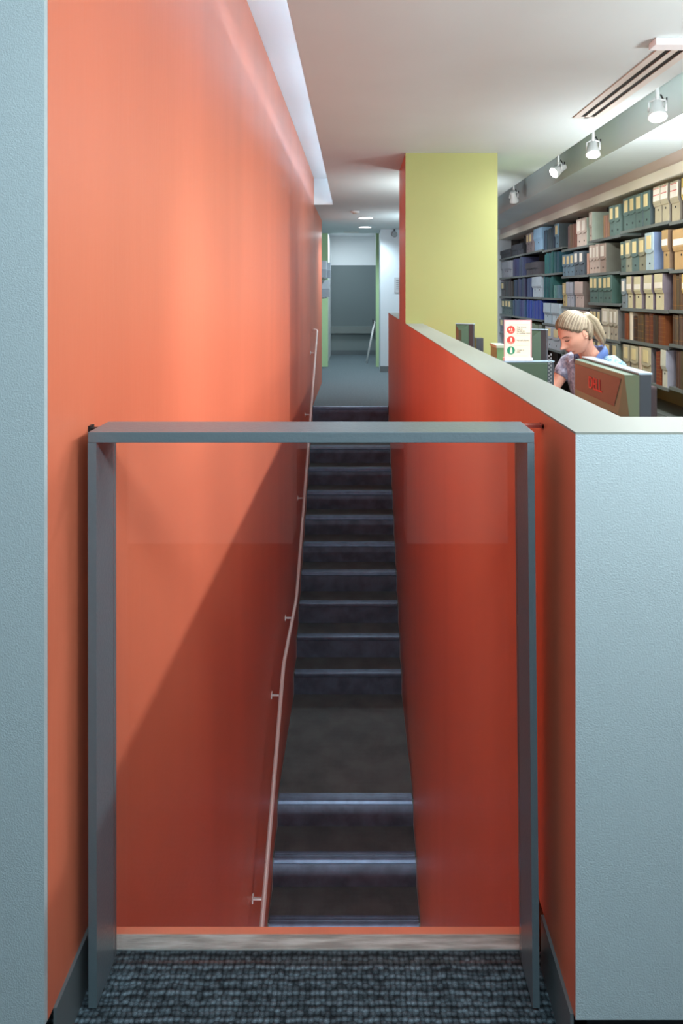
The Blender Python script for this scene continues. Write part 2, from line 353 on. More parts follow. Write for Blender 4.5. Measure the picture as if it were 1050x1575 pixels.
# ================================================================== GATE
g = empty('gate', (-.0, 1.34, 0)); og = (0, 1.34, 0)
tag(g, 'waist-high grey steel framed glass gate at the head of the stairs', 'gate')
gy0, gy1, gz = 1.286, 1.392, EYE-.263
def XP(px, yy): return (px-549)/1050*yy
xl0, xl1 = XP(135, gy0), XP(148, gy0)
xr1, xr0 = XP(821.5, gy0), XP(811, gy0)
lean = .010
bm = NB(); prism(bm, [(xl0, gz-.02), (xl1, gz-.02), (xl1+.001, .012), (xl0+.001, .012)], 'y', gy0, gy1)
fin('left_post', bm, M_steel, g, og)
bm = NB(); prism(bm, [(xr0, gz-.02), (xr1, gz-.02), (xr1+lean, .012), (xr0+lean, .012)], 'y', gy0, gy1)
fin('right_post', bm, M_steel, g, og)
bm = NB(); box(bm, xl0, xr1, gy0, gy1, gz-.02, gz, 0, .0012); fin('top_bar', bm, M_steel, g, og)
bm = NB(); prism(bm, [(xl1+.001, gz-.021), (xr0-.001, gz-.021), (xr0+lean-.001, .012), (xl1+.002, .012)], 'y', 1.372, 1.378)
fin('glass_pane', bm, M_glass, g, og)
bm = NB(); box(bm, XL+.004, xl0+.0, 1.352, 1.368, gz-.011, gz-.006); box(bm, XL, XL+.005, 1.35, 1.37, gz-.016, gz-.001)
fin('hinge', bm, M_black, g, og)
bm = NB(); box(bm, XL+.004, xl0, 1.345, 1.375, .05, .06); box(bm, XL, XL+.005, 1.335, 1.385, .03, .08)
fin('hinge', bm, M_black, g, og)
bm = NB(); box(bm, xr1, XR, 1.375, 1.395, gz-.010, gz-.004); box(bm, XR-.004, XR, 1.375, 1.395, gz-.012, gz-.002); fin('latch', bm, mat('red_steel', (130, 50, 40), .4), g, og)
for fx in (xl0+.008, xr1+.005):
    bm = NB(); disc(bm, (fx, 1.33, 0), .007, .007, 12, .013); fin('foot', bm, M_black, g, og)

# ================================================================== CEILING FIXTURES
# slot diffuser
v = empty('air_diffuser', (1.41, 3.62, CE)); og = (1.41, 3.62, CE)
tag(v, 'long white ceiling air diffuser with two black slots', 'air vent')
y0, y1 = 3.02, 4.2
bm = NB()
for a, b_ in ((1.335, 1.372), (1.400, 1.430), (1.458, 1.50)): box(bm, a, b_, y0-.03, y1+.03, CE-.006, CE-.0005)
box(bm, 1.372, 1.458, y1, y1+.03, CE-.006, CE-.0005); box(bm, 1.372, 1.458, y0-.03, y0, CE-.006, CE-.0005)
fin('frame', bm, mat('vent_white', (205, 200, 192), .5), v, og)
for a, b_ in ((1.372, 1.400), (1.430, 1.458)):
    bm = NB(); box(bm, a, b_, y0, y1, CE-.003, CE-.001); fin('slot', bm, M_black, v, og)
# white bar and round detector at the near end
s = empty('ceiling_bracket', (1.46, 2.95, CE)); og = (1.46, 2.95, CE)
tag(s, 'white ceiling bracket bar at the near end of the air diffuser', 'bracket')
bm = NB(); box(bm, 1.27, 1.8 if False else 1.58, 2.9, 2.975, CE-.03, CE-.001, 0, .003); fin('bar', bm, mat('gloss_white', (236, 238, 240), .35), s, og)
s = empty('smoke_detector', (1.43, 2.72, CE)); og = (1.43, 2.72, CE)
tag(s, 'round white detector on the ceiling at the right edge of view', 'smoke detector')
bm = NB(); disc(bm, (1.43, 2.72, CE-.001), .09, .085, 36, -.018); fin('base', bm, mat('detector_cream', (200, 190, 175), .5), s, og)
bm = NB(); disc(bm, (1.43, 2.72, CE-.019), .062, .04, 36, -.02); fin('sensor_head', bm, MATS['gloss_white'], s, og)
s = empty('smoke_detector', (XP(546, 9.1), 9.1, CE)); og = (XP(546, 9.1), 9.1, CE)
tag(s, 'small round smoke detector on the corridor ceiling before the downlights', 'smoke detector')
bm = NB(); disc(bm, (og[0], 9.1, CE-.001), .062, .056, 32, -.02); fin('base', bm, MATS['gloss_white'], s, og)
bm = NB(); disc(bm, (og[0], 9.1, CE-.021), .04, .03, 32, -.014); fin('sensor_head', bm, MATS['detector_cream'], s, og)
ML = mat('lamp_glow', (255, 255, 255), .5, emit=9)
for i, (dy, dx) in enumerate(((9.9, .123), (11.3, .13))):
    s = empty('downlight', (dx, dy, CE)); og = (dx, dy, CE)
    tag(s, ['round lit downlight in the corridor ceiling, the nearer of two', 'round lit downlight in the corridor ceiling, the farther of two'][i], 'ceiling light', 'corridor downlights')
    bm = NB(); tube(bm, [(dx+.105*math.cos(a), dy+.105*math.sin(a), CE-.003) for a in [2*math.pi*k/32 for k in range(33)]], .006, 6, cap=False); fin('trim_ring', bm, MATS['gloss_white'], s, og)
    bm = NB(); disc(bm, (dx, dy, CE-.001), .1, .1, 32, -.004); fin('diffuser', bm, ML, s, og)
B = B1('ceiling_vent', MATS['vent_white'], -.24, .02, 12.2, 12.33, CE-.008, CE-.0005)
tag(B, 'small flat vent on the corridor ceiling above the alcove opening', 'air vent')
s = empty('emergency_lamp', (.62, 11.6, CE-.05)); og = (.62, 11.6, CE-.05)
tag(s, 'small grey wall lamp high on the corridor wall by the column', 'lamp')
bm = NB(); disc(bm, (XP(607, 11.6), 11.69, CE-.09), .05, .045, 20, -.09, 'y'); fin('lamp_head', bm, M_steel, s, og)
bm = NB(); tube(bm, [(XP(607, 11.6), 11.65, CE-.09), (XP(607, 11.6), 11.65, CE-.001)], .012, 8); fin('bracket', bm, M_steel, s, og)
# track lamps
MWm = mat('lamp_white', (205, 208, 208), .4)
def track_lamp(px, tx, ty, yaw, tilt, lit, label):
    s = empty('track_lamp', (tx, ty, CE+.25)); og = (tx, ty, CE+.25)
    tag(s, label, 'spotlight', 'white track lamps in the ceiling trough')
    bm = NB(); box(bm, tx-.018, tx+.018, ty-.07, ty+.07, CE+.205, CE+.232, 0, .004); fin('track_adapter', bm, MWm, s, og)
    bm = NB(); tube(bm, [(tx, ty, CE+.21), (tx, ty, CE+.02)], .011, 10)
    tube(bm, [(tx+.02, ty, CE+.09), (tx+.035, ty-.01, CE+.05), (tx+.05, ty-.01, CE+.04), (tx+.052, ty-.01, CE+.07)], .005, 8, mi=1); fin('stem', bm, [MWm, M_black], s, og)
    # head: flared can along direction d
    d = Vector((math.cos(yaw)*math.cos(tilt), math.sin(yaw)*math.cos(tilt), -math.sin(tilt)))
    c = Vector((tx, ty, CE+.0))
    bm = NB(); tube(bm, [c-d*.075, c-d*.07, c-d*.01, c+d*.0, c+d*.045, c+d*.055, c+d*.056], [.022, .032, .034, .040, .052, .055, .050], 24)
    h = fin('lamp_head', bm, MWm, s, og)
    bm = NB(); tube(bm, [c+d*.0545, c+d*.0575], [.046, .046], 24); fin('bulb', bm, mat('bulb_lit', (255, 255, 255), .5, emit=30) if lit else mat('bulb_off', (210, 190, 180), .3), h, (0,0,0)).location = -Vector(og)
    if True:
        bm = NB(); q = c+Vector((0, 0, .02)); side = d.cross(Vector((0, 0, 1))).normalized()
        for sg in (-1, 1):
            tube(bm, [q+side*.046*sg+Vector((0, 0, .03)), q+side*.048*sg-Vector((0, 0, .03))], .006, 8)
        tube(bm, [q+side*.046+Vector((0, 0, .03)), q+Vector((0, 0, .045)), q-side*.046+Vector((0, 0, .03))], .006, 8)
        fin('yoke', bm, MWm, s, og)
bm = NB(); box(bm, 1.762, 1.798, .3, 11.2, CE+.232, CE+.2495); o = finish('lamp_track', bm, MWm); tag(o, 'long white lamp track fixed inside the ceiling trough', 'track')
PI = math.pi
track_lamp(1005, 1.78, 4.05, -PI*.62, 1.15, True, 'lit white track lamp nearest the ceiling air diffuser')
track_lamp(908, 1.78, 5.15, -PI*.62, 1.15, True, 'lit white track lamp, second from the right edge')
track_lamp(855, 1.78, 6.04, -PI*.90, .55, True, 'lit track lamp turned sideways, third from the right edge')
track_lamp(787, 1.78, 7.76, PI*.35, .9, False, 'unlit track lamp nearest the green column, farthest away')

# ================================================================== BOOKCASES
XS = 2.43
def YS(px): return 1050*XS/(px-549)
units = [('A', 4.42, 5.33, (-.2255, -.072, .054, .163, .30, .40)),
         ('B', 5.33, 6.32, (-.232, -.077, .057, .174, .308, .40)),
         ('C', 6.32, 7.19, (-.222, -.082, .042, .185, .30, .41)),
         ('D', 7.19, 8.13, (-.208, -.079, .066, .172, .30, .41)),
         ('E', 8.13, 8.98, (-.225, -.100, .027, .162, .29, .41)),
         ('F', 8.98, 9.87, (-.234, -.103, .026, .148, .28, .41)),
         ('G', 9.87, 10.76, (-.234, -.103, .026, .148, .28, .41)),
         ('H', 10.76, 11.65, (-.234, -.103, .026, .148, .28, .41))]
M_shelf = mat('shelf_metal', (104, 110, 106), .45); M_up = mat('upright_metal', (62, 60, 60), .5); M_bk = mat('shelf_back', (70, 60, 54), .8)
unit_words = ['nearest, at the right edge', 'second from the right edge, behind the near monitor', 'third from the right edge', 'fourth from the right edge, behind the seated woman', 'fifth from the right edge', 'sixth from the right edge', 'seventh from the right edge', 'farthest, beside the green column']
for i, (n, ya, yb, lv) in enumerate(units):
    u = empty('bookcase', (XS, ya, 0)); og = (XS, ya, 0)
    tag(u, 'grey metal bookcase unit, ' + unit_words[i], 'bookcase', 'bookcases along the right wall')
    for yy in (ya+.001, yb-.007):
        bm = NB(); box(bm, XS+.20, XS+.35, yy, yy+.006, 0, EYE+.895); fin('upright', bm, M_up, u, og)
    for s_ in lv:
        zz = EYE - s_*XS
        bm = NB(); box(bm, XS, XS+.34, ya+.009, yb-.009, zz-.016, zz); box(bm, XS, XS+.012, ya+.009, yb-.009, zz-.026, zz-.016); fin('shelf', bm, M_shelf, u, og)
    bm = NB(); box(bm, XS+.342, XS+.35, ya+.009, yb-.009, 0, EYE+.895); fin('back_panel', bm, mat('shelf_olive', (150, 146, 104), .7) if n in 'AB' else M_bk, u, og)
def unit_of(y):
    for n, ya, yb, lv in units:
        if ya-.001 <= y < yb: return ya, yb, lv
    return units[-1][1:] if y > 8 else units[0][1:]

ORD = ['leftmost', 'second from left', 'third from left', 'fourth from left', 'fifth from left', 'sixth from left', 'seventh from left', 'eighth from left', 'ninth from left', 'tenth from left', 'eleventh from left', 'twelfth from left', 'thirteenth from left', 'fourteenth from left']
NUM = {1: 'single', 2: 'two', 3: 'three', 4: 'four', 5: 'five', 6: 'six', 7: 'seven', 8: 'eight', 9: 'nine', 10: 'ten', 11: 'eleven', 12: 'twelve', 13: 'thirteen', 14: 'fourteen'}
ROW = ['top shelf', 'second shelf', 'third shelf', 'fourth shelf', 'fifth shelf']
def cm(rgb, kind='card'):
    return mat('%s_%d_%d_%d' % (kind, *rgb), rgb, .65 if kind == 'card' else .5, var=.05, vscale=12)
M_lab = mat('label_cream', (226, 208, 156), .7); M_labw = mat('label_white', (232, 226, 214), .7); M_red = mat('label_red_line', (200, 60, 50), .6)
def archive_box(y, w, z, rgb, h, style, label, group, lab='cream', dep=.27, side=None):
    """y = centre; front faces -X"""
    o = None; x0 = random.uniform(.002, .012); d = dep
    hw = w/2-.0015
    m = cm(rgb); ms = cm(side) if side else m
    bm = NB()
    if style == 'flap':
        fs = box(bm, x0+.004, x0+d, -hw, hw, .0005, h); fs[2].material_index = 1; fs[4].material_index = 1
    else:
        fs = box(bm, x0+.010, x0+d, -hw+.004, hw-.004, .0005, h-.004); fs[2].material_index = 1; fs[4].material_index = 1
    nm = 'archive_box'
    o = finish(nm, bm, [m, ms]); o.location = (XS, y, z); tag(o, label, 'box', group)
    bm = NB()
    if style == 'flap':
        # drop-front flap with a rounded lower edge
        pts = [(-hw+.002, h), (hw-.002, h), (hw-.002, h*.52)]+[(math.cos(a)*(hw-.002), h*.52+math.sin(a)*.022) for a in [0-PI*k/8 for k in range(1, 8)]]+[(-hw+.002, h*.52)]
        prism(bm, pts, 'x', x0-.006, x0+.003)
        l = finish('flap', bm, m, o)
        lz0, lz1 = h*.56, h*.92; lw = hw*.55
        bm = NB(); box(bm, x0-.0085, x0-.006, -lw, lw, lz0, lz1); finish('label_strip', bm, M_lab if lab == 'cream' else M_labw, l)
        bm = NB(); disc(bm, (x0+.004, 0, h*.18), .009, .009, 12, -.003, 'x'); finish('finger_hole', bm, M_black, o)
    else:
        # lift-off lid flaring over the upper half
        prism(bm, [(x0-.004, h), (x0+d, h), (x0+d, h*.5), (x0+.004, h*.46), (x0-.006, h*.56)], 'y', -hw, hw)
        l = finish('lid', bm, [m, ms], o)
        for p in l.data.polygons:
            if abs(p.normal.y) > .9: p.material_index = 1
        bm = NB(); lw = hw*.86
        if lab == 'tall':
            box(bm, x0-.0085, x0-.005, -lw, lw, h*.60, h*.95); box(bm, x0-.0095, x0-.0085, -lw*.9, lw*.9, h*.755, h*.775, 1); box(bm, x0-.0095, x0-.0085, -lw*.9, lw*.9, h*.925, h*.94, 1)
        elif lab != 'none': box(bm, x0-.0085, x0-.005, -lw, lw, h*.60, h*.76)
        if lab != 'none': finish('label_strip', bm, [M_labw, M_red], l)
        bm = NB(); disc(bm, (x0+.010, 0, h*.36), .008, .008, 12, -.003, 'x'); finish('finger_hole', bm, M_black, o)
    return o
M_gold = mat('gold_tooling', (150, 112, 66), .5, .4)
def book(y, w, z, rgb, h, label, group, dep=.21, gold=0, mk='cloth'):
    hw = w/2-.001; x0 = random.uniform(.004, .02)
    m = cm(rgb, mk)
    bm = NB()
    pts = [(x0+dep, -hw), (x0+dep, hw), (x0+.008, hw), (x0+.002, hw*.6), (x0, 0), (x0+.002, -hw*.6), (x0+.008, -hw)]
    prism(bm, pts, 'z', .0005, h)
    o = finish('book', bm, m); o.location = (XS, y, z); tag(o, label, 'book', group)
    if gold:
        bm = NB()
        for k in range(gold):
            zz = h*(.12+.78*k/max(1, gold-1)); pts2 = [(x0+.012, hw*1.0), (x0+.0075, hw*1.0), (x0+.001, hw*.62), (x0-.001, 0), (x0+.001, -hw*.62), (x0+.0075, -hw*1.0), (x0+.012, -hw)]
            prism(bm, pts2, 'z', zz, zz+.004)
        finish('gilt_bands', bm, M_gold, o)
    return o
LAST = {}
def run(row, p0, p1, n, kind, rgb, desc, h=.27, where='', **kw):
    """n items filling the shelf front between two positions along the shelf, far end first"""
    ya, yb = YS(p0), YS(p1)
    pl = desc[:-3]+'boxes' if desc.endswith('box') else desc+'s'
    grp = pl + ' on the ' + ROW[row] + (' ' + where if where else '')
    items = []
    for i in range(n):
        c = ya+(yb-ya)*(i+.5)/n; wv = (ya-yb)/n
        u0, u1, lv = unit_of(c)
        hi = min(c+wv/2, u1-.010, LAST.get(row, 99)-.001); lo = max(c-wv/2, u0+.010)
        if hi-lo < .014: continue
        LAST[row] = lo; items.append(((hi+lo)/2, hi-lo, EYE-lv[row]*XS))
    n = len(items)
    for i, (y, wv, z) in enumerate(items):
        if n == 1: lb = '%s on the %s %s' % (desc, ROW[row], where)
        elif n == 2: lb = '%s of two %s on the %s %s' % (['left', 'right'][i], pl, ROW[row], where)
        else: lb = '%s of %s %s on the %s %s' % (ORD[i], NUM[n], pl, ROW[row], where)
        lb = lb.strip()
        if len(lb.replace('-', ' ').split()) > 15: lb = lb.replace('behind the seated woman', 'behind the woman')
        if row: h = min(h, ((lv[row]-lv[row-1])*XS-.034)/(1.0 if kind == 'box' else 1.03))
        hh = h*random.uniform(.985, 1.01) if kind == 'box' else h*random.uniform(.95, 1.03)
        k2 = dict(kw)
        if kind == 'box': archive_box(y, wv, z, rgb, hh, k2.pop('style', 'flap'), lb, grp if n > 1 else None, **k2)
        else:
            c = tuple(max(0, min(255, v_+random.randint(-8, 8))) for v_ in rgb)
            book(y, wv, z, c, hh, lb, grp if n > 1 else None, **k2)
bx, bk = 'box', 'book'
# --- top shelf
run(0, 769, 784, 2, bx, (58, 60, 66), 'low charcoal box', .13, 'by the column', style='lid', lab='none')
run(0, 786, 803, 2, bx, (50, 52, 60), 'low black box', .17, '', style='lid', lab='none')
run(0, 808.5, 818, 2, bx, (140, 130, 132), 'taupe pamphlet box', .27, 'left of the light blue box')
run(0, 819.5, 832, 1, bx, (136, 172, 200), 'light blue box', .30, 'among the far units', style='lid', lab='none')
run(0, 835, 850, 7, bk, (44, 66, 78), 'dark teal volume', .27)
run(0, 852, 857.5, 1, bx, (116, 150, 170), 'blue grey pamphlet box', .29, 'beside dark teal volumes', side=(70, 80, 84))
run(0, 871, 883, 4, bk, (108, 78, 64), 'rust brown volume', .27)
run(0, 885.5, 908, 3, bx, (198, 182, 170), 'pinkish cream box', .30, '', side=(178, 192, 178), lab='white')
run(0, 926, 934, 3, bk, (146, 112, 84), 'tan volume', .22, 'behind the cream boxes')
run(0, 936.5, 952, 2, bx, (96, 118, 112), 'sage green file box', .285, '')
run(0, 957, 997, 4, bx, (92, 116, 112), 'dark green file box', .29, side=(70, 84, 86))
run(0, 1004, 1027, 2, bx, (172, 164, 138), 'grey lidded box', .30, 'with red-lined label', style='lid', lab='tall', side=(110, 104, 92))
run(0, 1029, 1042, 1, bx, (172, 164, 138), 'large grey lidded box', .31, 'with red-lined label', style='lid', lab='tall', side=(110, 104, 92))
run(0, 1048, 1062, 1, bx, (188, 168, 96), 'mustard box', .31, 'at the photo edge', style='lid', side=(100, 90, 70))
# --- second shelf
run(1, 770, 785, 4, bx, (150, 156, 166), 'pale grey box', .26, 'by the column', style='lid', lab='none')
run(1, 787, 806, 8, bk, (52, 60, 92), 'dark blue volume', .28)
run(1, 808, 826, 2, bx, (82, 80, 86), 'low dark grey box', .17, '', style='lid', lab='none')
run(1, 834.5, 858, 10, bk, (36, 86, 92), 'teal volume', .285)
run(1, 864, 881, 3, bx, (112, 140, 156), 'light slate blue file box', .25)
run(1, 881.5, 896, 2, bx, (88, 100, 110), 'dark slate file box', .26, '', lab='white')
run(1, 900.5, 903, 1, bk, (190, 150, 136), 'pink volume', .22)
run(1, 905, 920, 3, bx, (198, 180, 168), 'pale pink box', .29, '', lab='white')
run(1, 921, 930, 1, bx, (166, 146, 134), 'taupe file box', .29, 'with a white label', lab='white', side=(104, 104, 94))
run(1, 954, 960, 1, bx, (84, 104, 98), 'narrow dark green file box', .28, '')
run(1, 960.3, 968.5, 1, bx, (140, 142, 124), 'olive grey file box', .28, 'left of a green one')
run(1, 969, 979.5, 1, bx, (92, 114, 112), 'blue green file box', .285, 'in the middle')
run(1, 980, 990.5, 1, bx, (138, 136, 116), 'olive file box', .285, 'by a light blue box')
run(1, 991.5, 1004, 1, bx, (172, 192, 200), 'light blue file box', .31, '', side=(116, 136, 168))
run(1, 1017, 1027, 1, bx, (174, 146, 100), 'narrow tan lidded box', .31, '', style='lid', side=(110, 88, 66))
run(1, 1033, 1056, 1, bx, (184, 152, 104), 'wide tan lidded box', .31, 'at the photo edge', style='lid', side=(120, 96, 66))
# --- third shelf
run(2, 770, 775, 1, bx, (90, 92, 94), 'charcoal file box', .24, 'by the column')
run(2, 776, 787, 3, bk, (58, 62, 62), 'grey black volume', .25)
run(2, 788, 806, 9, bk, (48, 56, 84), 'navy volume', .285)
run(2, 807, 815, 3, bk, (64, 84, 118), 'steel blue volume', .28)
run(2, 817, 831, 2, bx, (184, 202, 214), 'white lidded box', .31, 'among the far units', style='lid', lab='none')
run(2, 834.5, 848, 7, bk, (28, 84, 88), 'deep teal volume', .30)
run(2, 849, 859, 3, bk, (96, 134, 140), 'low teal volume', .16)
run(2, 864.5, 868.5, 1, bx, (186, 170, 124), 'khaki file box', .27, '')
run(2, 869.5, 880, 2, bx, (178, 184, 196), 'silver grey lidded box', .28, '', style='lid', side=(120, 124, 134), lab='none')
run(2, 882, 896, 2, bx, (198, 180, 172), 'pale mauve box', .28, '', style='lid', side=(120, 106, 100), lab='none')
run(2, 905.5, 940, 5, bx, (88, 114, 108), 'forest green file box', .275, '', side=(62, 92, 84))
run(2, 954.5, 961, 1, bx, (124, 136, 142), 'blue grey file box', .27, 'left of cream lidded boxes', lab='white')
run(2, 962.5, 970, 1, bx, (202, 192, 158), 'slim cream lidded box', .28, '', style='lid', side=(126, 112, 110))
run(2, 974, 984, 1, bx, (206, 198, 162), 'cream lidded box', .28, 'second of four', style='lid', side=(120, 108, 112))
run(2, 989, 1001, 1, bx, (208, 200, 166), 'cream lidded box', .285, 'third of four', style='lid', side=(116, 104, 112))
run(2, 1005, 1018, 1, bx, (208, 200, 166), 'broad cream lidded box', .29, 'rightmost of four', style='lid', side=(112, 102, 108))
run(2, 1029, 1046, 3, bk, (96, 74, 50), 'dark brown bound volume', .31, '', gold=2, mk='leather')
run(2, 1047, 1062, 1, bx, (204, 180, 110), 'yellow cream box', .30, 'at the photo edge', style='lid')
# --- fourth shelf
run(3, 771, 786, 3, bx, (88, 106, 104), 'grey green file box', .24, 'by the column')
run(3, 787, 806, 9, bk, (60, 78, 116), 'slate blue volume', .27)
run(3, 807.5, 831, 11, bk, (54, 74, 158), 'bright blue volume', .28)
run(3, 835, 845.5, 1, bx, (176, 196, 208), 'pale blue lidded box', .26, 'left of another', style='lid', lab='none')
run(3, 847.5, 860, 1, bx, (188, 206, 216), 'white blue lidded box', .26, 'behind the seated woman', style='lid', lab='none')
run(3, 866, 880, 2, bx, (170, 178, 182), 'pale grey file box', .28, 'behind the seated woman')
run(3, 882, 902, 3, bx, (186, 174, 170), 'light taupe file box', .27, 'behind the seated woman')
run(3, 905.5, 923, 3, bx, (92, 92, 94), 'dark grey file box', .28, '')
run(3, 925, 935, 1, bx, (202, 194, 174), 'cream file box', .29, 'beside two taupe ones', lab='white')
run(3, 936, 948, 2, bx, (178, 168, 150), 'taupe file box', .29, '', lab='white', side=(118, 114, 112))
run(3, 957.5, 963, 1, bk, (112, 58, 40), 'red brown volume', .28, 'left of a white one', mk='leather')
run(3, 964, 969, 1, bk, (214, 204, 186), 'white spined volume', .29, '')
run(3, 969.5, 975, 1, bk, (60, 44, 36), 'short dark volume', .22, '', gold=3, mk='leather')
run(3, 975.5, 986, 2, bk, (92, 66, 44), 'mottled brown volume', .29, '', gold=4, mk='leather')
run(3, 987, 1000, 2, bk, (110, 62, 40), 'gilt red leather volume', .29, '', gold=6, mk='leather')
run(3, 1000.5, 1007, 1, bk, (64, 46, 34), 'plain dark leather volume', .29, '', mk='leather')
run(3, 1007.5, 1018, 1, bk, (116, 60, 38), 'thick red leather volume', .30, 'with gilt bands', gold=6, mk='leather')
run(3, 1029, 1052, 4, bk, (92, 72, 50), 'brown bound volume', .30, '', gold=2, mk='leather')
# --- fifth shelf
run(4, 768, 800, 5, bx, (120, 126, 132), 'grey box', .24, 'behind the sign')
run(4, 802, 830, 6, bk, (130, 140, 120), 'grey green volume', .25, 'behind the sign')
run(4, 838, 860, 2, bx, (176, 184, 192), 'pale grey box', .29, 'left of the woman', side=(150, 158, 168))
run(4, 866, 900, 4, bx, (120, 116, 110), 'brown grey box', .26, 'behind the woman')
run(4, 906, 939, 3, bx, (96, 96, 92), 'dark sage box', .27, 'behind the woman')
run(4, 940.5, 949, 1, bx, (122, 128, 116), 'grey green box', .27, 'left of cream ones')
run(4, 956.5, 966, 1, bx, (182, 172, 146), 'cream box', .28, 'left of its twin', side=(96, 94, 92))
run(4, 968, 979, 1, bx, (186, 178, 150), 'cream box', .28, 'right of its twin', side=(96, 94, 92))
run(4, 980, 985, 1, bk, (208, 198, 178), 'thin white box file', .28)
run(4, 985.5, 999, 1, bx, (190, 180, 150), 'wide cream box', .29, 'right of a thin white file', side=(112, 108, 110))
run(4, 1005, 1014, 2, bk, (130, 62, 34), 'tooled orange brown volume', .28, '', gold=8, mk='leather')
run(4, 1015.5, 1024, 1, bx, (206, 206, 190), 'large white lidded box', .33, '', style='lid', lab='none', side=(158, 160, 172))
run(4, 1034, 1054, 4, bk, (88, 66, 48), 'plain brown volume', .30, '', mk='leather')
# far-left shelf at the corridor
u = empty('wall_shelf', (-.62, 11.1, 0)); og = (-.62, 11.1, 0)
tag(u, 'grey shelving beside the far green pillar in the corridor', 'bookcase')
for zz in (.12, .45, .78, 1.02, EYE-.075, EYE+.235):
    bm = NB(); box(bm, -.95, -.58 if zz < 1.1 else -.50, 10.4, 11.3, zz-.02, zz); fin('shelf', bm, M_shelf, u, og)
bm = NB(); box(bm, -.96, -.60, 11.3, 11.32, 0, EYE+.3); box(bm, -.96, -.60, 10.38, 10.4, 0, EYE+.3); fin('upright', bm, M_up, u, og)
k = 0
for (zz, hh, xx, yy) in ((EYE+.235, .27, -.485, 10.85), (EYE+.235, .25, -.43, 11.08), (EYE-.075, .27, -.44, 10.9)):
    bm = NB(); box(bm, -.88, xx-.002, yy, yy+.12, zz+.0005, zz+hh, 0); o = finish('archive_box', bm, cm((140, 150, 160)))
    bm = NB(); box(bm, -.885, xx, yy-.004, yy+.124, zz+hh*.5, zz+hh+.003); finish('lid', bm, cm((168, 180, 190)), o)
    tag(o, ['tall grey box on the upper corridor shelf, the farther one', 'tall pale grey box on the upper corridor shelf, the nearer one', 'low grey box on the lower corridor shelf by the pillar'][k], 'box', 'grey boxes on the corridor shelf'); k += 1

# ================================================================== RECEPTION DESK AND WHAT STANDS ON IT
DZ = .74
d = empty('desk', (.83, 3.0, 0)); og = (.83, 3.0, 0); tag(d, 'long dark reception desk behind the half wall', 'desk')
bm = NB(); box(bm, .515, 1.15, 1.40, 5.1, DZ-.03, DZ, 0, .003); fin('desk_top', bm, mat('desk_laminate', (90, 82, 76), .45), d, og)
for yy in (1.42, 3.1, 5.05):
    bm = NB(); box(bm, .53, 1.12, yy, yy+.03, 0, DZ-.03); fin('side_panel', bm, mat('desk_panel', (70, 66, 64), .6), d, og)
M_mon = mat('monitor_shell', (96, 130, 108), .32, spec=.5); M_mond = mat('monitor_dark', (56, 62, 68), .35); M_monb = mat('monitor_band', (74, 64, 62), .25)  # shell green and band brown stand in for reflected wall colours
M_mont = mat('monitor_trim', (150, 178, 194), .3)
# near monitor, back towards the stairs
mx0, ya, yb, mt, mb = .740, 1.80, 2.26, EYE-.212, EYE-.212-.34
m = empty('computer_monitor', (.79, 2.03, DZ)); og = (.79, 2.03, DZ)
tag(m, 'large computer monitor seen from behind, band painted brown for reflections, red lettering', 'monitor')
bm = NB(); box(bm, mx0+.004, mx0+.036, ya, yb, mb, mt-.003, 0, .003); fin('bezel', bm, M_mond, m, og)
bm = NB(); box(bm, mx0+.002, mx0+.038, ya-.001, yb+.001, mt-.004, mt); fin('top_trim', bm, M_mont, m, og)
bm = NB()
# bulging rear shell: outline at the rim, raised centre polygon
rim = [(ya, mt-.006), (yb, mt-.006), (yb, mb+.004), (ya, mb+.004)]
inn = [(ya+.035, mt-.009), (yb-.008, mt-.009), (yb-.008, mb+.06), (ya+.14, mb+.06)]
A = [bm.verts.new((mx0+.004, p[0], p[1])) for p in rim]; Bv = [bm.verts.new((mx0-.022, p[0], p[1])) for p in inn]
bm.faces.new(Bv)
for i in range(4): bm.faces.new((A[i], Bv[i], Bv[(i+1) % 4], A[(i+1) % 4]))
bm.faces.new(A[::-1]); fin('rear_shell', bm, M_mon, m, og)
bm = NB(); prism(bm, [(ya+.055, mt-.022), (yb-.016, mt-.022), (yb-.016, mt-.105), (ya+.105, mt-.105)], 'x', mx0-.0235, mx0-.021); band = fin('logo_band', bm, M_monb, m, og)
bm = NB()
for k in range(7):
    for j in range(3):
        zz = mt-.125-.017*k; yy = ya+.095+.02*j+.006*k
        box(bm, mx0-.0245, mx0-.018, yy, yy+.014, zz-.006, zz)
fin('vent_slots', bm, M_black, m, og)
bm = NB(); box(bm, mx0+.03, mx0+.10, 1.96, 2.10, DZ+.02, mb+.05); fin('stand_neck', bm, M_mond, m, og)
bm = NB(); box(bm, mx0-.05, mx0+.17, 1.86, 2.20, DZ, DZ+.02, 0, .004); fin('stand_base', bm, M_mond, m, og)
def text_mesh(body, size, name, m_, parent, loc, rot, extrude=.0008):
    cu = bpy.data.curves.new(name, 'FONT'); cu.body = body; cu.size = size; cu.extrude = extrude; cu.align_x = 'CENTER'; cu.align_y = 'CENTER'
    tmp = bpy.data.objects.new(name+'_t', cu); COL.objects.link(tmp)
    dg = bpy.context.evaluated_depsgraph_get(); me = bpy.data.meshes.new_from_object(tmp.evaluated_get(dg))
    bpy.data.objects.remove(tmp); me.materials.clear(); me.materials.append(m_)
    o = bpy.data.objects.new(name, me); COL.objects.link(o); o.parent = parent; o.location = loc; o.rotation_euler = rot; return o
text_mesh('DELL', .052, 'lettering', mat('red_lettering', (206, 60, 56), .4), m, (mx0-.0245-og[0], 2.055-og[1], mt-.066-og[2]), (PI/2, 0, -PI/2))
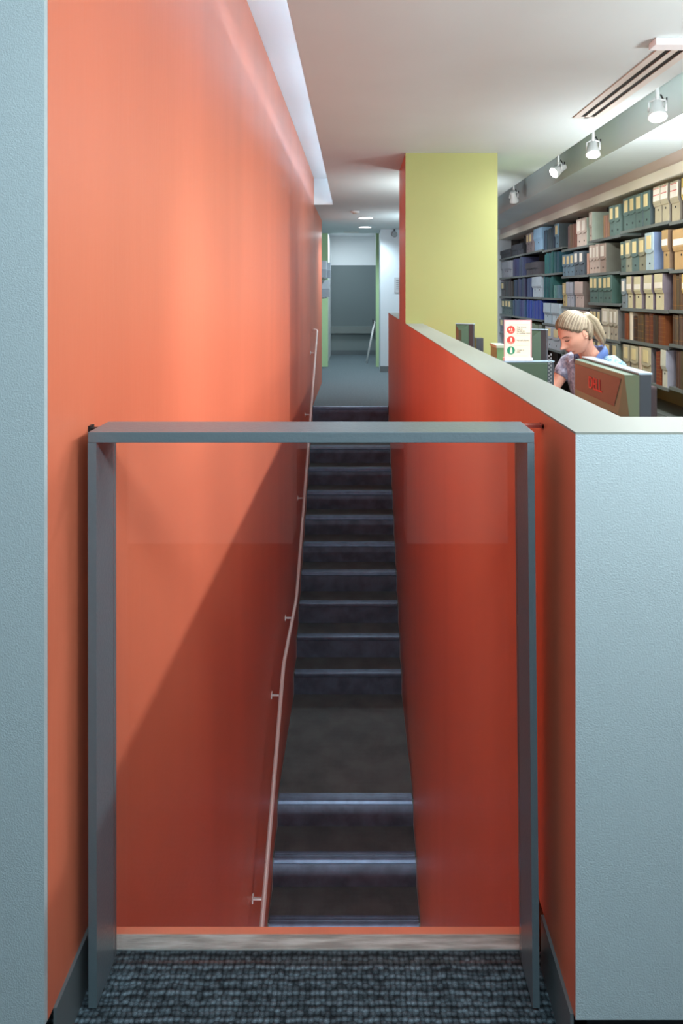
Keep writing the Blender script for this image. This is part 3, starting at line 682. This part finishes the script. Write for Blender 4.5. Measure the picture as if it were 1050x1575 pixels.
# monitor with the notice on top (angled so its back faces the viewer)
M_mon2 = mat('monitor_shell_dark', (60, 80, 64), .4)
def generic_monitor(name, cx, cy, wid, hgt, top, dep, rz, label, handle=False, grille=True):
    m = empty(name, (cx, cy, DZ), rz); tag(m, label, 'monitor')
    bm = NB(); box(bm, -wid/2, wid/2, 0, .03, top-hgt-DZ, top-DZ, 0, .004); finish('bezel', bm, M_mond, m)
    bm = NB(); A = [(-wid/2+.002, top-DZ-.004), (wid/2-.03, top-DZ-.004), (wid/2-.03, top-hgt-DZ+.004), (-wid/2+.002, top-hgt-DZ+.004)]
    q = .006 if dep < .02 else .035
    I = [(-wid/2+q, top-DZ-q), (wid/2-.03-q, top-DZ-q), (wid/2-.03-q, top-hgt-DZ+q), (-wid/2+q, top-hgt-DZ+q)]
    a = [bm.verts.new((p[0], 0, p[1])) for p in A]; b = [bm.verts.new((p[0], -dep, p[1])) for p in I]
    bm.faces.new(b); bm.faces.new(a[::-1])
    for i in range(4): bm.faces.new((a[i], b[i], b[(i+1) % 4], a[(i+1) % 4]))
    finish('rear_shell', bm, M_mon2, m)
    bm = NB(); box(bm, -wid/2-.001, wid/2+.001, -.002, .032, top-DZ-.001, top-DZ+.003); finish('top_trim', bm, M_mont, m)
    if grille:
        bm = NB()
        for k in range(16):
            for j in range(2): box(bm, wid/2-.026+.009*j, wid/2-.021+.009*j, -.002, .001, top-hgt-DZ+.02+.016*k+.006*j, top-hgt-DZ+.029+.016*k+.006*j)
        finish('vent_slots', bm, MATS['chair_plastic2'] if 0 else mat('vent_grey', (120, 124, 126), .5), m)
    bm = NB(); box(bm, -.04, .04, -.02, .02, .015, top-hgt-DZ+.05); finish('stand_neck', bm, M_mond, m)
    bm = NB(); box(bm, -.11, .11, -.08, .08, 0, .015, 0, .004); finish('stand_base', bm, M_mond, m)
    return m
generic_monitor('computer_monitor', .715, 2.93, .27, .24, EYE-.298, .012, .10, 'dark green-backed monitor carrying the notice stand')
generic_monitor('computer_monitor', .865, 3.48, .20, .30, EYE-.188, .03, -.5, 'taller monitor standing behind the notice', grille=False)
# distant monitor by the green column
m = generic_monitor('computer_monitor', XP(714, 4.45), 4.45, .12, .24, EYE-.205, .05, -.45, 'small green-backed monitor in front of the green column', grille=False)
bm = NB(); box(bm, .03, .055, .035, .17, DZ*0+.20, .335); 
b = B1('desk_speaker', M_mond, XP(731, 4.75), XP(742, 4.75), 4.72, 4.82, DZ, EYE-.315); tag(b, 'dark upright box beside the small monitor by the column', 'box')
bm.free()
b = empty('desk_phone', (.62, 4.7, DZ)); og = (.62, 4.7, DZ); tag(b, 'small dark telephone on the desk by the column', 'telephone')
bm = NB(); prism(bm, [(4.64, DZ), (4.80, DZ), (4.80, EYE-.335), (4.64, EYE-.42)], 'x', .53, .64); fin('base', bm, M_mond, b, og)
bm = NB(); tube(bm, [(.54, 4.68, EYE-.375), (.545, 4.72, EYE-.32), (.58, 4.74, EYE-.312), (.62, 4.74, EYE-.312), (.63, 4.72, EYE-.33)], .016, 10); fin('handset', bm, mat('phone_grey', (170, 175, 170), .4), b, og)
# notice stand
sy = 2.945; sx0, sx1 = XP(777, sy-.01), XP(816, sy-.01); sz0 = EYE-.298+.0035; sz1 = EYE+(450-493)/1050*sy
n = empty('notice_stand', ((sx0+sx1)/2, sy, sz0)); og = ((sx0+sx1)/2, sy, sz0)
tag(n, 'clear acrylic stand with a cream notice of red and green symbols', 'sign')
W_, H_ = sx1-sx0, sz1-sz0
bm = NB(); box(bm, sx0-.004, sx1+.008, sy-.012, sy+.03, sz0, sz0+.014, 0, .002); fin('acrylic_base', bm, M_acr, n, og)
bm = NB(); box(bm, sx0-.004, sx1+.006, sy-.002, sy+.001, sz0+.012, sz1+.003); fin('acrylic_sheet', bm, mat('pink_edge_acrylic', (214, 170, 172), .2), n, og)
bm = NB(); box(bm, sx0, sx1-.001, sy-.0035, sy-.002, sz0+.014, sz1-.003); pg = fin('printed_sheet', bm, mat('cream_paper', (242, 230, 202), .7), n, og)
def at_(u, v_): return sx0+u*W_, sz0+v_*H_
MR, MG = mat('notice_red', (222, 62, 52), .6), mat('notice_green', (28, 134, 98), .6); MT = mat('notice_ink', (96, 96, 100), .6); MPw = MATS['cream_paper']
for v_, mm in ((.77, MR), (.515, MR), (.26, MG)):
    cx, cz = at_(.23, v_); bm = NB(); disc(bm, (cx, sy-.0035, cz), .0175, .0175, 28, -.0006, 'y'); c_ = fin('symbol_disc', bm, mm, pg, (0, 0, 0)); c_.location = -Vector(og)
    bm = NB(); yy = (sy-.0049, sy-.0040)
    if v_ > .7:   # crossed snack symbols
        box(bm, cx-.009, cx-.003, *yy, cz-.002, cz+.006); box(bm, cx+.001, cx+.005, *yy, cz-.004, cz+.007); box(bm, cx-.005, cx+.009, *yy, cz-.010, cz-.007)
    elif v_ > .4:
        box(bm, cx-.0025, cx+.0045, *yy, cz-.006, cz+.011); box(bm, cx-.012, cx+.011, *yy, cz-.012, cz-.0105)
    else:
        box(bm, cx-.004, cx+.006, *yy, cz-.012, cz+.002); box(bm, cx-.002, cx+.004, *yy, cz+.002, cz+.008); box(bm, cx-.001, cx+.003, *yy, cz+.008, cz+.012)
    c2 = fin('symbol', bm, MPw, pg, (0, 0, 0)); c2.location = -Vector(og)
def notice_line(s, u, v_, size):
    x_, z_ = at_(u, v_)
    cu = bpy.data.curves.new('notice_text', 'FONT'); cu.body = s; cu.size = size; cu.extrude = .0002; cu.align_y = 'CENTER'
    tmp = bpy.data.objects.new('t', cu); COL.objects.link(tmp)
    dg = bpy.context.evaluated_depsgraph_get(); me = bpy.data.meshes.new_from_object(tmp.evaluated_get(dg)); bpy.data.objects.remove(tmp)
    me.materials.clear(); me.materials.append(MT)
    o = bpy.data.objects.new('notice_text', me); COL.objects.link(o); o.parent = pg; o.rotation_euler = (PI/2, 0, 0); o.location = (x_-og[0], sy-.0042-og[1], z_-og[2])
for s_, v_ in (('There is no', .84), ('food in', .79), ('the library', .74), ('or reading room', .69), ('No cell phones', .51), ('Water is', .27), ('okay', .225)):
    notice_line(s_, .46, v_, .0088)
bm = NB()
for v_ in (.90, .63, .385, .12):
    x_, z_ = at_(.12, v_); box(bm, x_, sx1-.008, sy-.0041, sy-.0035, z_, z_+.0005)
r_ = fin('rule_lines', bm, MT, pg, (0, 0, 0)); r_.location = -Vector(og)
# things left of and behind the notice
b = B1('file_tray', mat('file_green', (104, 150, 104), .5), XP(764, 3.3), XP(779, 3.3), 3.3, 3.45, DZ, EYE-.268); tag(b, 'green box with a pale top beside the notice', 'box')
finish('lid', (lambda bb: (box(bb, XP(764, 3.3)-.004, XP(779, 3.3)+.002, 3.295, 3.455, EYE-.2675, EYE-.255), bb)[1])(NB()), mat('tray_pale', (170, 190, 168), .5), b)
# papers and green book in front of the woman
b = B1('paper_stack', mat('white_paper', (226, 228, 226), .7), .86, 1.06, 2.98, 3.22, DZ, DZ+.035); tag(b, 'stack of white papers on the desk before the seated woman', 'papers')
b = B1('book', mat('mint_cover', (140, 178, 146), .5), .88, 1.05, 2.72, 2.95, DZ, DZ+.03); tag(b, 'mint green book lying on the desk between papers and monitor', 'book')
b = B1('archive_box', mat('slate_box', (60, 66, 82), .5), .86, .98, 2.35, 2.6, DZ, DZ+.06); tag(b, 'slate box on the desk behind the near monitor', 'box')

# ================================================================== OFFICE CHAIRS
def office_chair(loc, rz, label, bw=.42, btop=.98):
    c = empty('office_chair', loc, rz); tag(c, label, 'chair'); mc = mat('chair_fabric', (62, 52, 54), .85); mp = mat('chair_plastic', (40, 42, 46), .4)
    bm = NB(); box(bm, -.23, .23, -.22, .22, .42, .475, 0, .02); finish('seat', bm, mc, c)
    bm = NB(); box(bm, -bw/2, bw/2, .23, .275, .56, btop, 0, .02); finish('backrest', bm, mc, c)
    bm = NB(); tube(bm, [(0, .12, .41), (0, .27, .42), (0, .30, .50), (0, .285, .75)], .018, 10); finish('back_arm', bm, mp, c)
    bm = NB(); tube(bm, [(0, 0, .09), (0, 0, .42)], .025, 12); finish('gas_lift', bm, mp, c)
    for k in range(5):
        a = 2*PI*k/5+.3; bm = NB(); tube(bm, [(0, 0, .10), (.27*math.cos(a), .27*math.sin(a), .065)], [.022, .014], 8); l = finish('base_leg', bm, mp, c)
        bm = NB(); disc(bm, (.27*math.cos(a)-.01, .27*math.sin(a), .028), .027, .027, 16, .02, 'x'); finish('caster', bm, mp, l)
    return c
office_chair((1.48, 4.06, 0), math.radians(-50), 'dark office chair under the seated woman', .36, .80)
office_chair((1.72, 3.05, 0), math.radians(150), 'empty dark office chair at the right edge behind the near monitor', .40, .80)

# ================================================================== FOLDING CHAIR IN THE ALCOVE
c = empty('folding_chair', (.42, 13.3, 0), math.radians(90)); tag(c, 'dark chair with thin metal legs behind the alcove pillar', 'chair')
bm = NB(); box(bm, -.2, .2, -.33, .07, .44, .465, 0, .01); finish('seat', bm, M_mond, c)
bm = NB(); prism(bm, [(.07, .58), (.095, .58), (.125, .84), (.10, .84)], 'x', -.2, .2); finish('backrest', bm, M_mond, c)
for sx in (-.2, .2):
    bm = NB(); tube(bm, [(sx, .235, .006), (sx, .08, .80)], .011, 8); finish('leg', bm, M_inox, c)
    bm = NB(); tube(bm, [(sx, -.36, .006), (sx, .02, .46)], .011, 8); finish('leg', bm, M_inox, c)
# notice sheet on the corridor wall
b = B1('wall_notice', mat('grey_print', (176, 184, 190), .6), XP(606, 11.69), XP(613, 11.69), 11.688, 11.6995, EYE+.0, EYE+.26); tag(b, 'pale notice sheet on the white corridor wall beside the column', 'notice')
bm = NB()
for k in range(5): box(bm, XP(609, 11.69), XP(613, 11.69), 11.686, 11.688, EYE+.06+.035*k, EYE+.068+.035*k)
finish('print_lines', bm, MT, b)

# ================================================================== THE WOMAN
def gauss(x, s): return math.exp(-x*x/(2*s*s))
def head_point(th, ph):
    """th polar from +Z, ph azimuth with 0 = forward (-Y)"""
    sx, sy_, sz = math.sin(th)*math.sin(ph), -math.sin(th)*math.cos(ph), math.cos(th)
    a, b, c = .074, .094, .118
    x, y, z = a*sx, b*sy_, c*sz
    if z < 0:
        t = min(1, -z/c)
        x *= 1-.40*t**1.6
        if y > 0: y *= 1-.55*t**1.3
        else: y = y*(1-.10*t)-.016*t*(1-.3*t)
    if y < 0:
        f = min(1, -y/.05)
        d = 0
        d += .012*gauss(x, .0075)*gauss(z+.012, .020)                 # bridge
        d += .028*gauss(x, .0095)*gauss(z+.034, .0095)               # tip
        d += .009*(gauss(x-.012, .006)+gauss(x+.012, .006))*gauss(z+.038, .007)
        d -= .014*(gauss(x-.031, .014)+gauss(x+.031, .014))*gauss(z-.004, .011)    # sockets
        d += .005*(gauss(x-.031, .011)+gauss(x+.031, .011))*gauss(z-.002, .0065)    # lids
        d += .005*gauss(x, .045)*gauss(z-.024, .008)                   # brow
        d += .010*gauss(x, .017)*(gauss(z+.060, .0045)+gauss(z+.070, .0048)) - .003*gauss(x, .017)*gauss(z+.065, .002)
        d -= .004*gauss(x, .02)*gauss(z+.082, .006)
        d += .010*gauss(x, .020)*gauss(z+.101, .012)                   # chin
        d += .005*(gauss(x-.042, .016)+gauss(x+.042, .016))*gauss(z+.028, .016)     # cheeks
        y -= d*f
    return Vector((x, y, z))
def build_person():
    skin = mat('skin', (210, 156, 134), .5, var=.03, vscale=20); blouse = mat('blouse_print', (178, 184, 204), .8, rgb2=(110, 116, 140), vscale=45)
    lace = mat('lace_sleeve', (172, 206, 220), .8, rgb2=(58, 112, 146), vscale=90); collar = mat('blue_collar', (78, 104, 158), .8); navy = mat('navy_trim', (52, 56, 84), .8)
    hairm = mat('blond_hair', (136, 124, 104), .5, rgb2=(92, 80, 64), vscale=9, bump=.5, bscale=14, stretch=(6, 1.2, 6))
    P = empty('person', (1.41, 3.97, 0), math.radians(-50))
    tag(P, 'seated woman with a blond ponytail and patterned blouse looking down at desk', 'person')
    Mh = Matrix.Translation((0, -.255, 1.137)) @ Euler((0, 0, math.radians(-24))).to_matrix().to_4x4() @ Euler((math.radians(30), 0, 0)).to_matrix().to_4x4() 
    bm = NB()
    # head
    NT, NP = 72, 104; grid = []
    for i in range(1, NT):
        th = PI*i/NT; grid.append([bm.verts.new(Mh @ head_point(th, 2*PI*j/NP)) for j in range(NP)])
    tp = bm.verts.new(Mh @ head_point(0, 0)); bt = bm.verts.new(Mh @ head_point(PI, 0))
    for i in range(NT-2):
        for j in range(NP): bm.faces.new((grid[i][j], grid[i][(j+1) % NP], grid[i+1][(j+1) % NP], grid[i+1][j]))
    for j in range(NP): bm.faces.new((tp, grid[0][(j+1) % NP], grid[0][j])); bm.faces.new((bt, grid[-1][j], grid[-1][(j+1) % NP]))
    # ears
    for s in (-1, 1):
        pts = [Mh @ Vector((s*(.073+.004*math.sin(t)), .012+.013*math.cos(t), -.008+.026*math.sin(t))) for t in [2*PI*k/16 for k in range(17)]]
        tube(bm, pts, .0055, 8); tube(bm, [Mh @ Vector((s*.070, .012, .012)), Mh @ Vector((s*.074, .012, -.022))], [.010, .009], 10)
    # neck
    nb = Mh @ Vector((0, .030, -.045))
    tube(bm, [Vector((0, -.085, .97)), Vector((0, -.115, 1.01)), Vector((0, -.15, 1.04)), (nb+Vector((0, -.16, 1.05)))/2, nb], [(.055, .075), (.050, .056), (.049, .050), (.049, .050), (.052, .048)], 20)
    # torso pelvis -> shoulders (leaning forward)
    tor = [((0, .02, .44), (.10, .17)), ((0, .03, .52), (.115, .175)), ((0, .01, .62), (.095, .145)), ((0, -.03, .77), (.095, .142)), ((0, -.065, .89), (.098, .160)), ((0, -.08, .955), (.086, .165)), ((0, -.09, .99), (.058, .12))]
    tube(bm, [t[0] for t in tor], [t[1] for t in tor], 28, flat=(0, -1, 0))
    # arms: shoulder, elbow, wrist, fingers on the desk
    arms = []
    for s in (-1, 1):
        sh = Vector((s*.150, -.085, .95)); el = Vector((s*.215, -.24, .715 if s > 0 else .775)); wr = Vector((s*.10, -.43, .765))
        if s < 0: sh = Vector((-.150, -.085, .945)); el = Vector((-.205, -.22, .775-.02)); wr = Vector((-.09, -.42, .768))
        tube(bm, [Vector((s*.09, -.08, .95)), sh, sh*.5+el*.5, el, el*.55+wr*.45, wr], [.050, .046, .040, .033, .030, .021], 16)
        arms.append((sh, el, wr))
        dirn = Vector((-s*.25, -.95, -.08)).normalized(); side = Vector((0, 0, 1)).cross(dirn).normalized()
        palm = wr+dirn*.045
        tube(bm, [wr, wr+dirn*.02, palm, wr+dirn*.082], [(.018, .022), (.016, .030), (.013, .039), (.010, .037)], 16, flat=(0, 0, 1))
        for k, (off, ln) in enumerate(((-.029, .062), (-.010, .072), (.010, .068), (.028, .054))):
            b0 = wr+dirn*.075+side*off; j1 = b0+dirn*ln*.45+Vector((0, 0, .004)); j2 = b0+dirn*ln*.8-Vector((0, 0, .008)); tp_ = b0+dirn*ln-Vector((0, 0, .020))
            tube(bm, [b0, j1, j2, tp_], [.0088, .0082, .0074, .006], 8)
        inner = -s
        sgn = 1 if side.x*(-s) > 0 else -1
        t0 = wr+dirn*.022+side*sgn*.024; tube(bm, [t0, t0+dirn*.022+side*sgn*.02-Vector((0, 0, .004)), t0+dirn*.048+side*sgn*.026-Vector((0, 0, .012))], [.012, .010, .0075], 8)
    # legs
    for s in (-1, 1):
        tube(bm, [(s*.09, .02, .50), (s*.11, -.20, .525), (s*.11, -.42, .52), (s*.11, -.46, .48), (s*.105, -.45, .30), (s*.10, -.43, .10), (s*.10, -.43, .06)], [.085, .080, .060, .056, .054, .036, .036], 16)
        tube(bm, [(s*.10, -.39, .045), (s*.10, -.46, .045), (s*.105, -.56, .034), (s*.105, -.62, .026)], [(.034, .034), (.038, .040), (.028, .042), (.018, .030)], 12, flat=(0, 0, 1))
    o = finish('body', bm, skin, P, True)
    r = o.modifiers.new('r', 'REMESH'); r.mode = 'VOXEL'; r.voxel_size = .0031; r.use_smooth_shade = True
    sm = o.modifiers.new('s', 'SMOOTH'); sm.factor = .5; sm.iterations = 1
    # ---- hair cap: shell over skull, open at the face
    bm = NB(); NT, NP = 60, 96; V = {}
    def hp(th, ph, k):
        p = head_point(th, ph); n = Vector((p.x/.074**2, p.y/.094**2, p.z/.118**2)).normalized()
        wob = .0022*math.sin(9*ph+5*th)*math.sin(7*th)
        return p+n*(k+wob)
    def inside(th, ph):
        p = Vector((.074*math.sin(th)*math.sin(ph), -.094*math.sin(th)*math.cos(ph), .118*math.cos(th)))
        if p.y < -.01: return p.z > .084-.020*(abs(p.x)/.07)**2 + (p.y+.094)*(-.62)
        if p.y < .018: return p.z > .020 - (p.y+.01)*.35
        return p.z > max(-.064, .010-(p.y-.018)*4)
    for i in range(NT):
        for j in range(NP):
            th = PI*(i+.5)/NT*1.0; ph = 2*PI*j/NP
            cen = (PI*(i+1)/NT, 2*PI*(j+.5)/NP)
            if inside(*cen):
                q = []
                for (ii, jj) in ((i, j), (i, (j+1) % NP), (i+1, (j+1) % NP), (i+1, j)):
                    if (ii, jj) not in V: V[(ii, jj)] = bm.verts.new(Mh @ hp(max(.01, PI*(ii+.5)/NT), 2*PI*jj/NP, .009))
                    q.append(V[(ii, jj)])
                bm.faces.new(q)
    NCAP = len(bm.faces)
    tie = Vector((0, .80, .55)).normalized()
    for k in range(120):
        a = -PI*.93+2*PI*.93*(k+.5)/120; th0 = None
        for t_ in range(4, 120):
            th = PI*t_/120
            if not inside(th, a): th0 = th-.03; break
        if th0 is None: continue
        p0 = Vector((math.sin(th0)*math.sin(a), -math.sin(th0)*math.cos(a), math.cos(th0)))
        pts = []
        for u_ in range(11):
            q_ = p0.lerp(tie, u_/10+0.0)
            if q_.length < .2: q_ += Vector((.25*(1 if a > 0 else -1), 0, 0))
            q_.normalize(); th = math.acos(max(-1, min(1, q_.z))); ph = math.atan2(q_.x, -q_.y)
            pts.append(Mh @ hp(max(.02, th), ph, .0088+.0010*math.sin(PI*u_/10)))
        tube(bm, pts, [.0012]+[.0030]*9+[.002], 6, mi=k % 3)
    top = [V[(0, j)] for j in range(NP) if (0, j) in V]
    if len(top) == NP: bm.faces.new(top)
    h = finish('hair', bm, [hairm, mat('hair_ash', (118, 106, 88), .5), mat('hair_light', (150, 139, 116), .45)], P, True); sd = h.modifiers.new('s', 'SOLIDIFY'); sd.thickness = .008; sd.offset = -1
    # ponytail
    bm = NB(); q0 = Mh @ Vector((0, .085, .045))
    for (ox, oz, rr) in ((0, 0, .022), (.010, .006, .016), (-.010, -.004, .017), (.004, -.012, .015)):
        pts = [q0+Vector((ox*.3-.005, -.01, 0)), q0+Vector((ox+.000, .034, .010+oz)), q0+Vector((ox*1.5+.018, .070, -.022+oz)), q0+Vector((ox*1.6+.034, .092, -.070+oz)), q0+Vector((ox*1.8+.046, .108, -.112+oz)), q0+Vector((ox+.052, .122, -.150+oz))]
        tube(bm, pts, [rr*.6, rr*1.05, rr*1.2, rr*1.05, rr*.7, .003], 14)
    finish('ponytail', bm, MATS['hair_light'], h, True)
    bm = NB(); tube(bm, [q0+Vector((.014*math.cos(a), .004, .014*math.sin(a))) for a in [2*PI*k/16 for k in range(17)]], .005, 8, cap=False); finish('hair_tie', bm, M_mond, h, True)
    # face details
    dark = mat('lash_dark', (58, 42, 38), .6); lip = mat('lips', (190, 96, 92), .4); brow = mat('eyebrow', (112, 84, 66), .8)
    def surf(x, z, k=.001):
        best = None
        for i in range(20, 60):
            for j in range(-40, 41):
                p = head_point(PI*i/80, PI*j/100)
                e = (p.x-x)**2+(p.z-z)**2
                if best is None or e < best[0]: best = (e, p)
        # refine
        return Mh @ (best[1]+Vector((0, -k, 0)))
    for s in (-1, 1):
        bm = NB(); tube(bm, [surf(s*xx, zz, .0005) for xx, zz in ((.018, -.002), (.025, -.005), (.033, -.006), (.041, -.002))], .0026, 6); finish('eyelashes', bm, dark, P, True)
        bm = NB(); tube(bm, [surf(s*xx, zz, .000) for xx, zz in ((.014, .018), (.026, .024), (.038, .022), (.047, .016))], [.0015, .0026, .0022, .001], 6); finish('eyebrow', bm, brow, P, True)
    bm = NB(); tube(bm, [surf(xx, zz, -.0005) for xx, zz in ((-.020, -.064), (-.010, -.060), (0, -.061), (.010, -.060), (.020, -.064))], [.001, .0032, .0035, .0032, .001], 8)
    tube(bm, [surf(xx, zz, -.0005) for xx, zz in ((-.018, -.066), (-.008, -.070), (0, -.071), (.008, -.070), (.018, -.066))], [.001, .0034, .004, .0034, .001], 8); finish('lips', bm, lip, P, True)
    # ---- clothes
    bm = NB()
    tube(bm, [(0, .03, .50), (0, .02, .58), (0, .008, .65), (0, -.03, .77), (0, -.065, .89), (0, -.078, .95), (0, -.085, .98), (0, -.09, 1.0)],
         [(.128, .190), (.118, .172), (.106, .157), (.108, .154), (.110, .172), (.100, .176), (.078, .145), (.062, .088)], 40, cap=False, flat=(0, -1, 0))
    # V neck: drop the faces in front of the throat
    dele = []
    for f in bm.faces:
        cpt = f.calc_center_median()
        if cpt.y < -.10 and cpt.z > .85 and abs(cpt.x) < (cpt.z-.85)*.42: dele.append(f)
    bmesh.ops.delete(bm, geom=dele, context='FACES')
    bl = finish('blouse', bm, blouse, P, True); bl.modifiers.new('s', 'SOLIDIFY').thickness = .004
    for s, (sh, el, wr) in zip((-1, 1), arms):
        bm = NB(); e = sh.lerp(el, .62 if s > 0 else .42)
        tube(bm, [Vector((s*.095, -.082, .955)), Vector((s*.130, -.085, .958)), sh+Vector((0, 0, .002)), sh.lerp(el, .3), e], [(.048), .053, .054, .050, .048], 24, cap=False)
        q = finish('sleeve', bm, lace if s > 0 else blouse, bl, True); q.modifiers.new('s', 'SOLIDIFY').thickness = .004
    # collar bands round the neckline
    for s in (-1, 1):
        bm = NB()
        tube(bm, [(0, -.015, 1.02), (s*.045, -.030, 1.028), (s*.080, -.070, 1.020), (s*.078, -.120, .995), (s*.052, -.160, .95), (s*.026, -.178, .90), (s*.006, -.178, .85)],
             [(.030, .014), (.034, .013), (.036, .013), (.032, .012), (.022, .009), (.015, .007), (.011, .005)], 12, flat=(0, 0, 1))
        finish('collar', bm, collar if s > 0 else navy, bl, True)
    bm = NB(); tube(bm, [(0, -.178, .87), (0, -.160, .79), (0, -.128, .66), (0, -.115, .58)], [(.004, .010)]*4, 10, flat=(0, -1, 0)); finish('button_placket', bm, navy, bl, True)
    bm = NB()
    for s in (-1, 1):
        tube(bm, [(s*.09, .06, .515), (s*.105, -.10, .535), (s*.112, -.32, .53), (s*.112, -.445, .515), (s*.112, -.475, .455), (s*.107, -.455, .30), (s*.102, -.435, .10)], [.108, .100, .082, .078, .070, .068, .062], 18)
    finish('trousers', bm, navy, P, True)
    for s in (-1, 1):
        bm = NB(); tube(bm, [(s*.10, -.375, .04), (s*.10, -.46, .042), (s*.105, -.56, .036), (s*.105, -.635, .028)], [(.040, .038), (.042, .044), (.034, .048), (.024, .034)], 14, flat=(0, 0, 1)); finish('shoe', bm, M_black, P, True)
build_person()
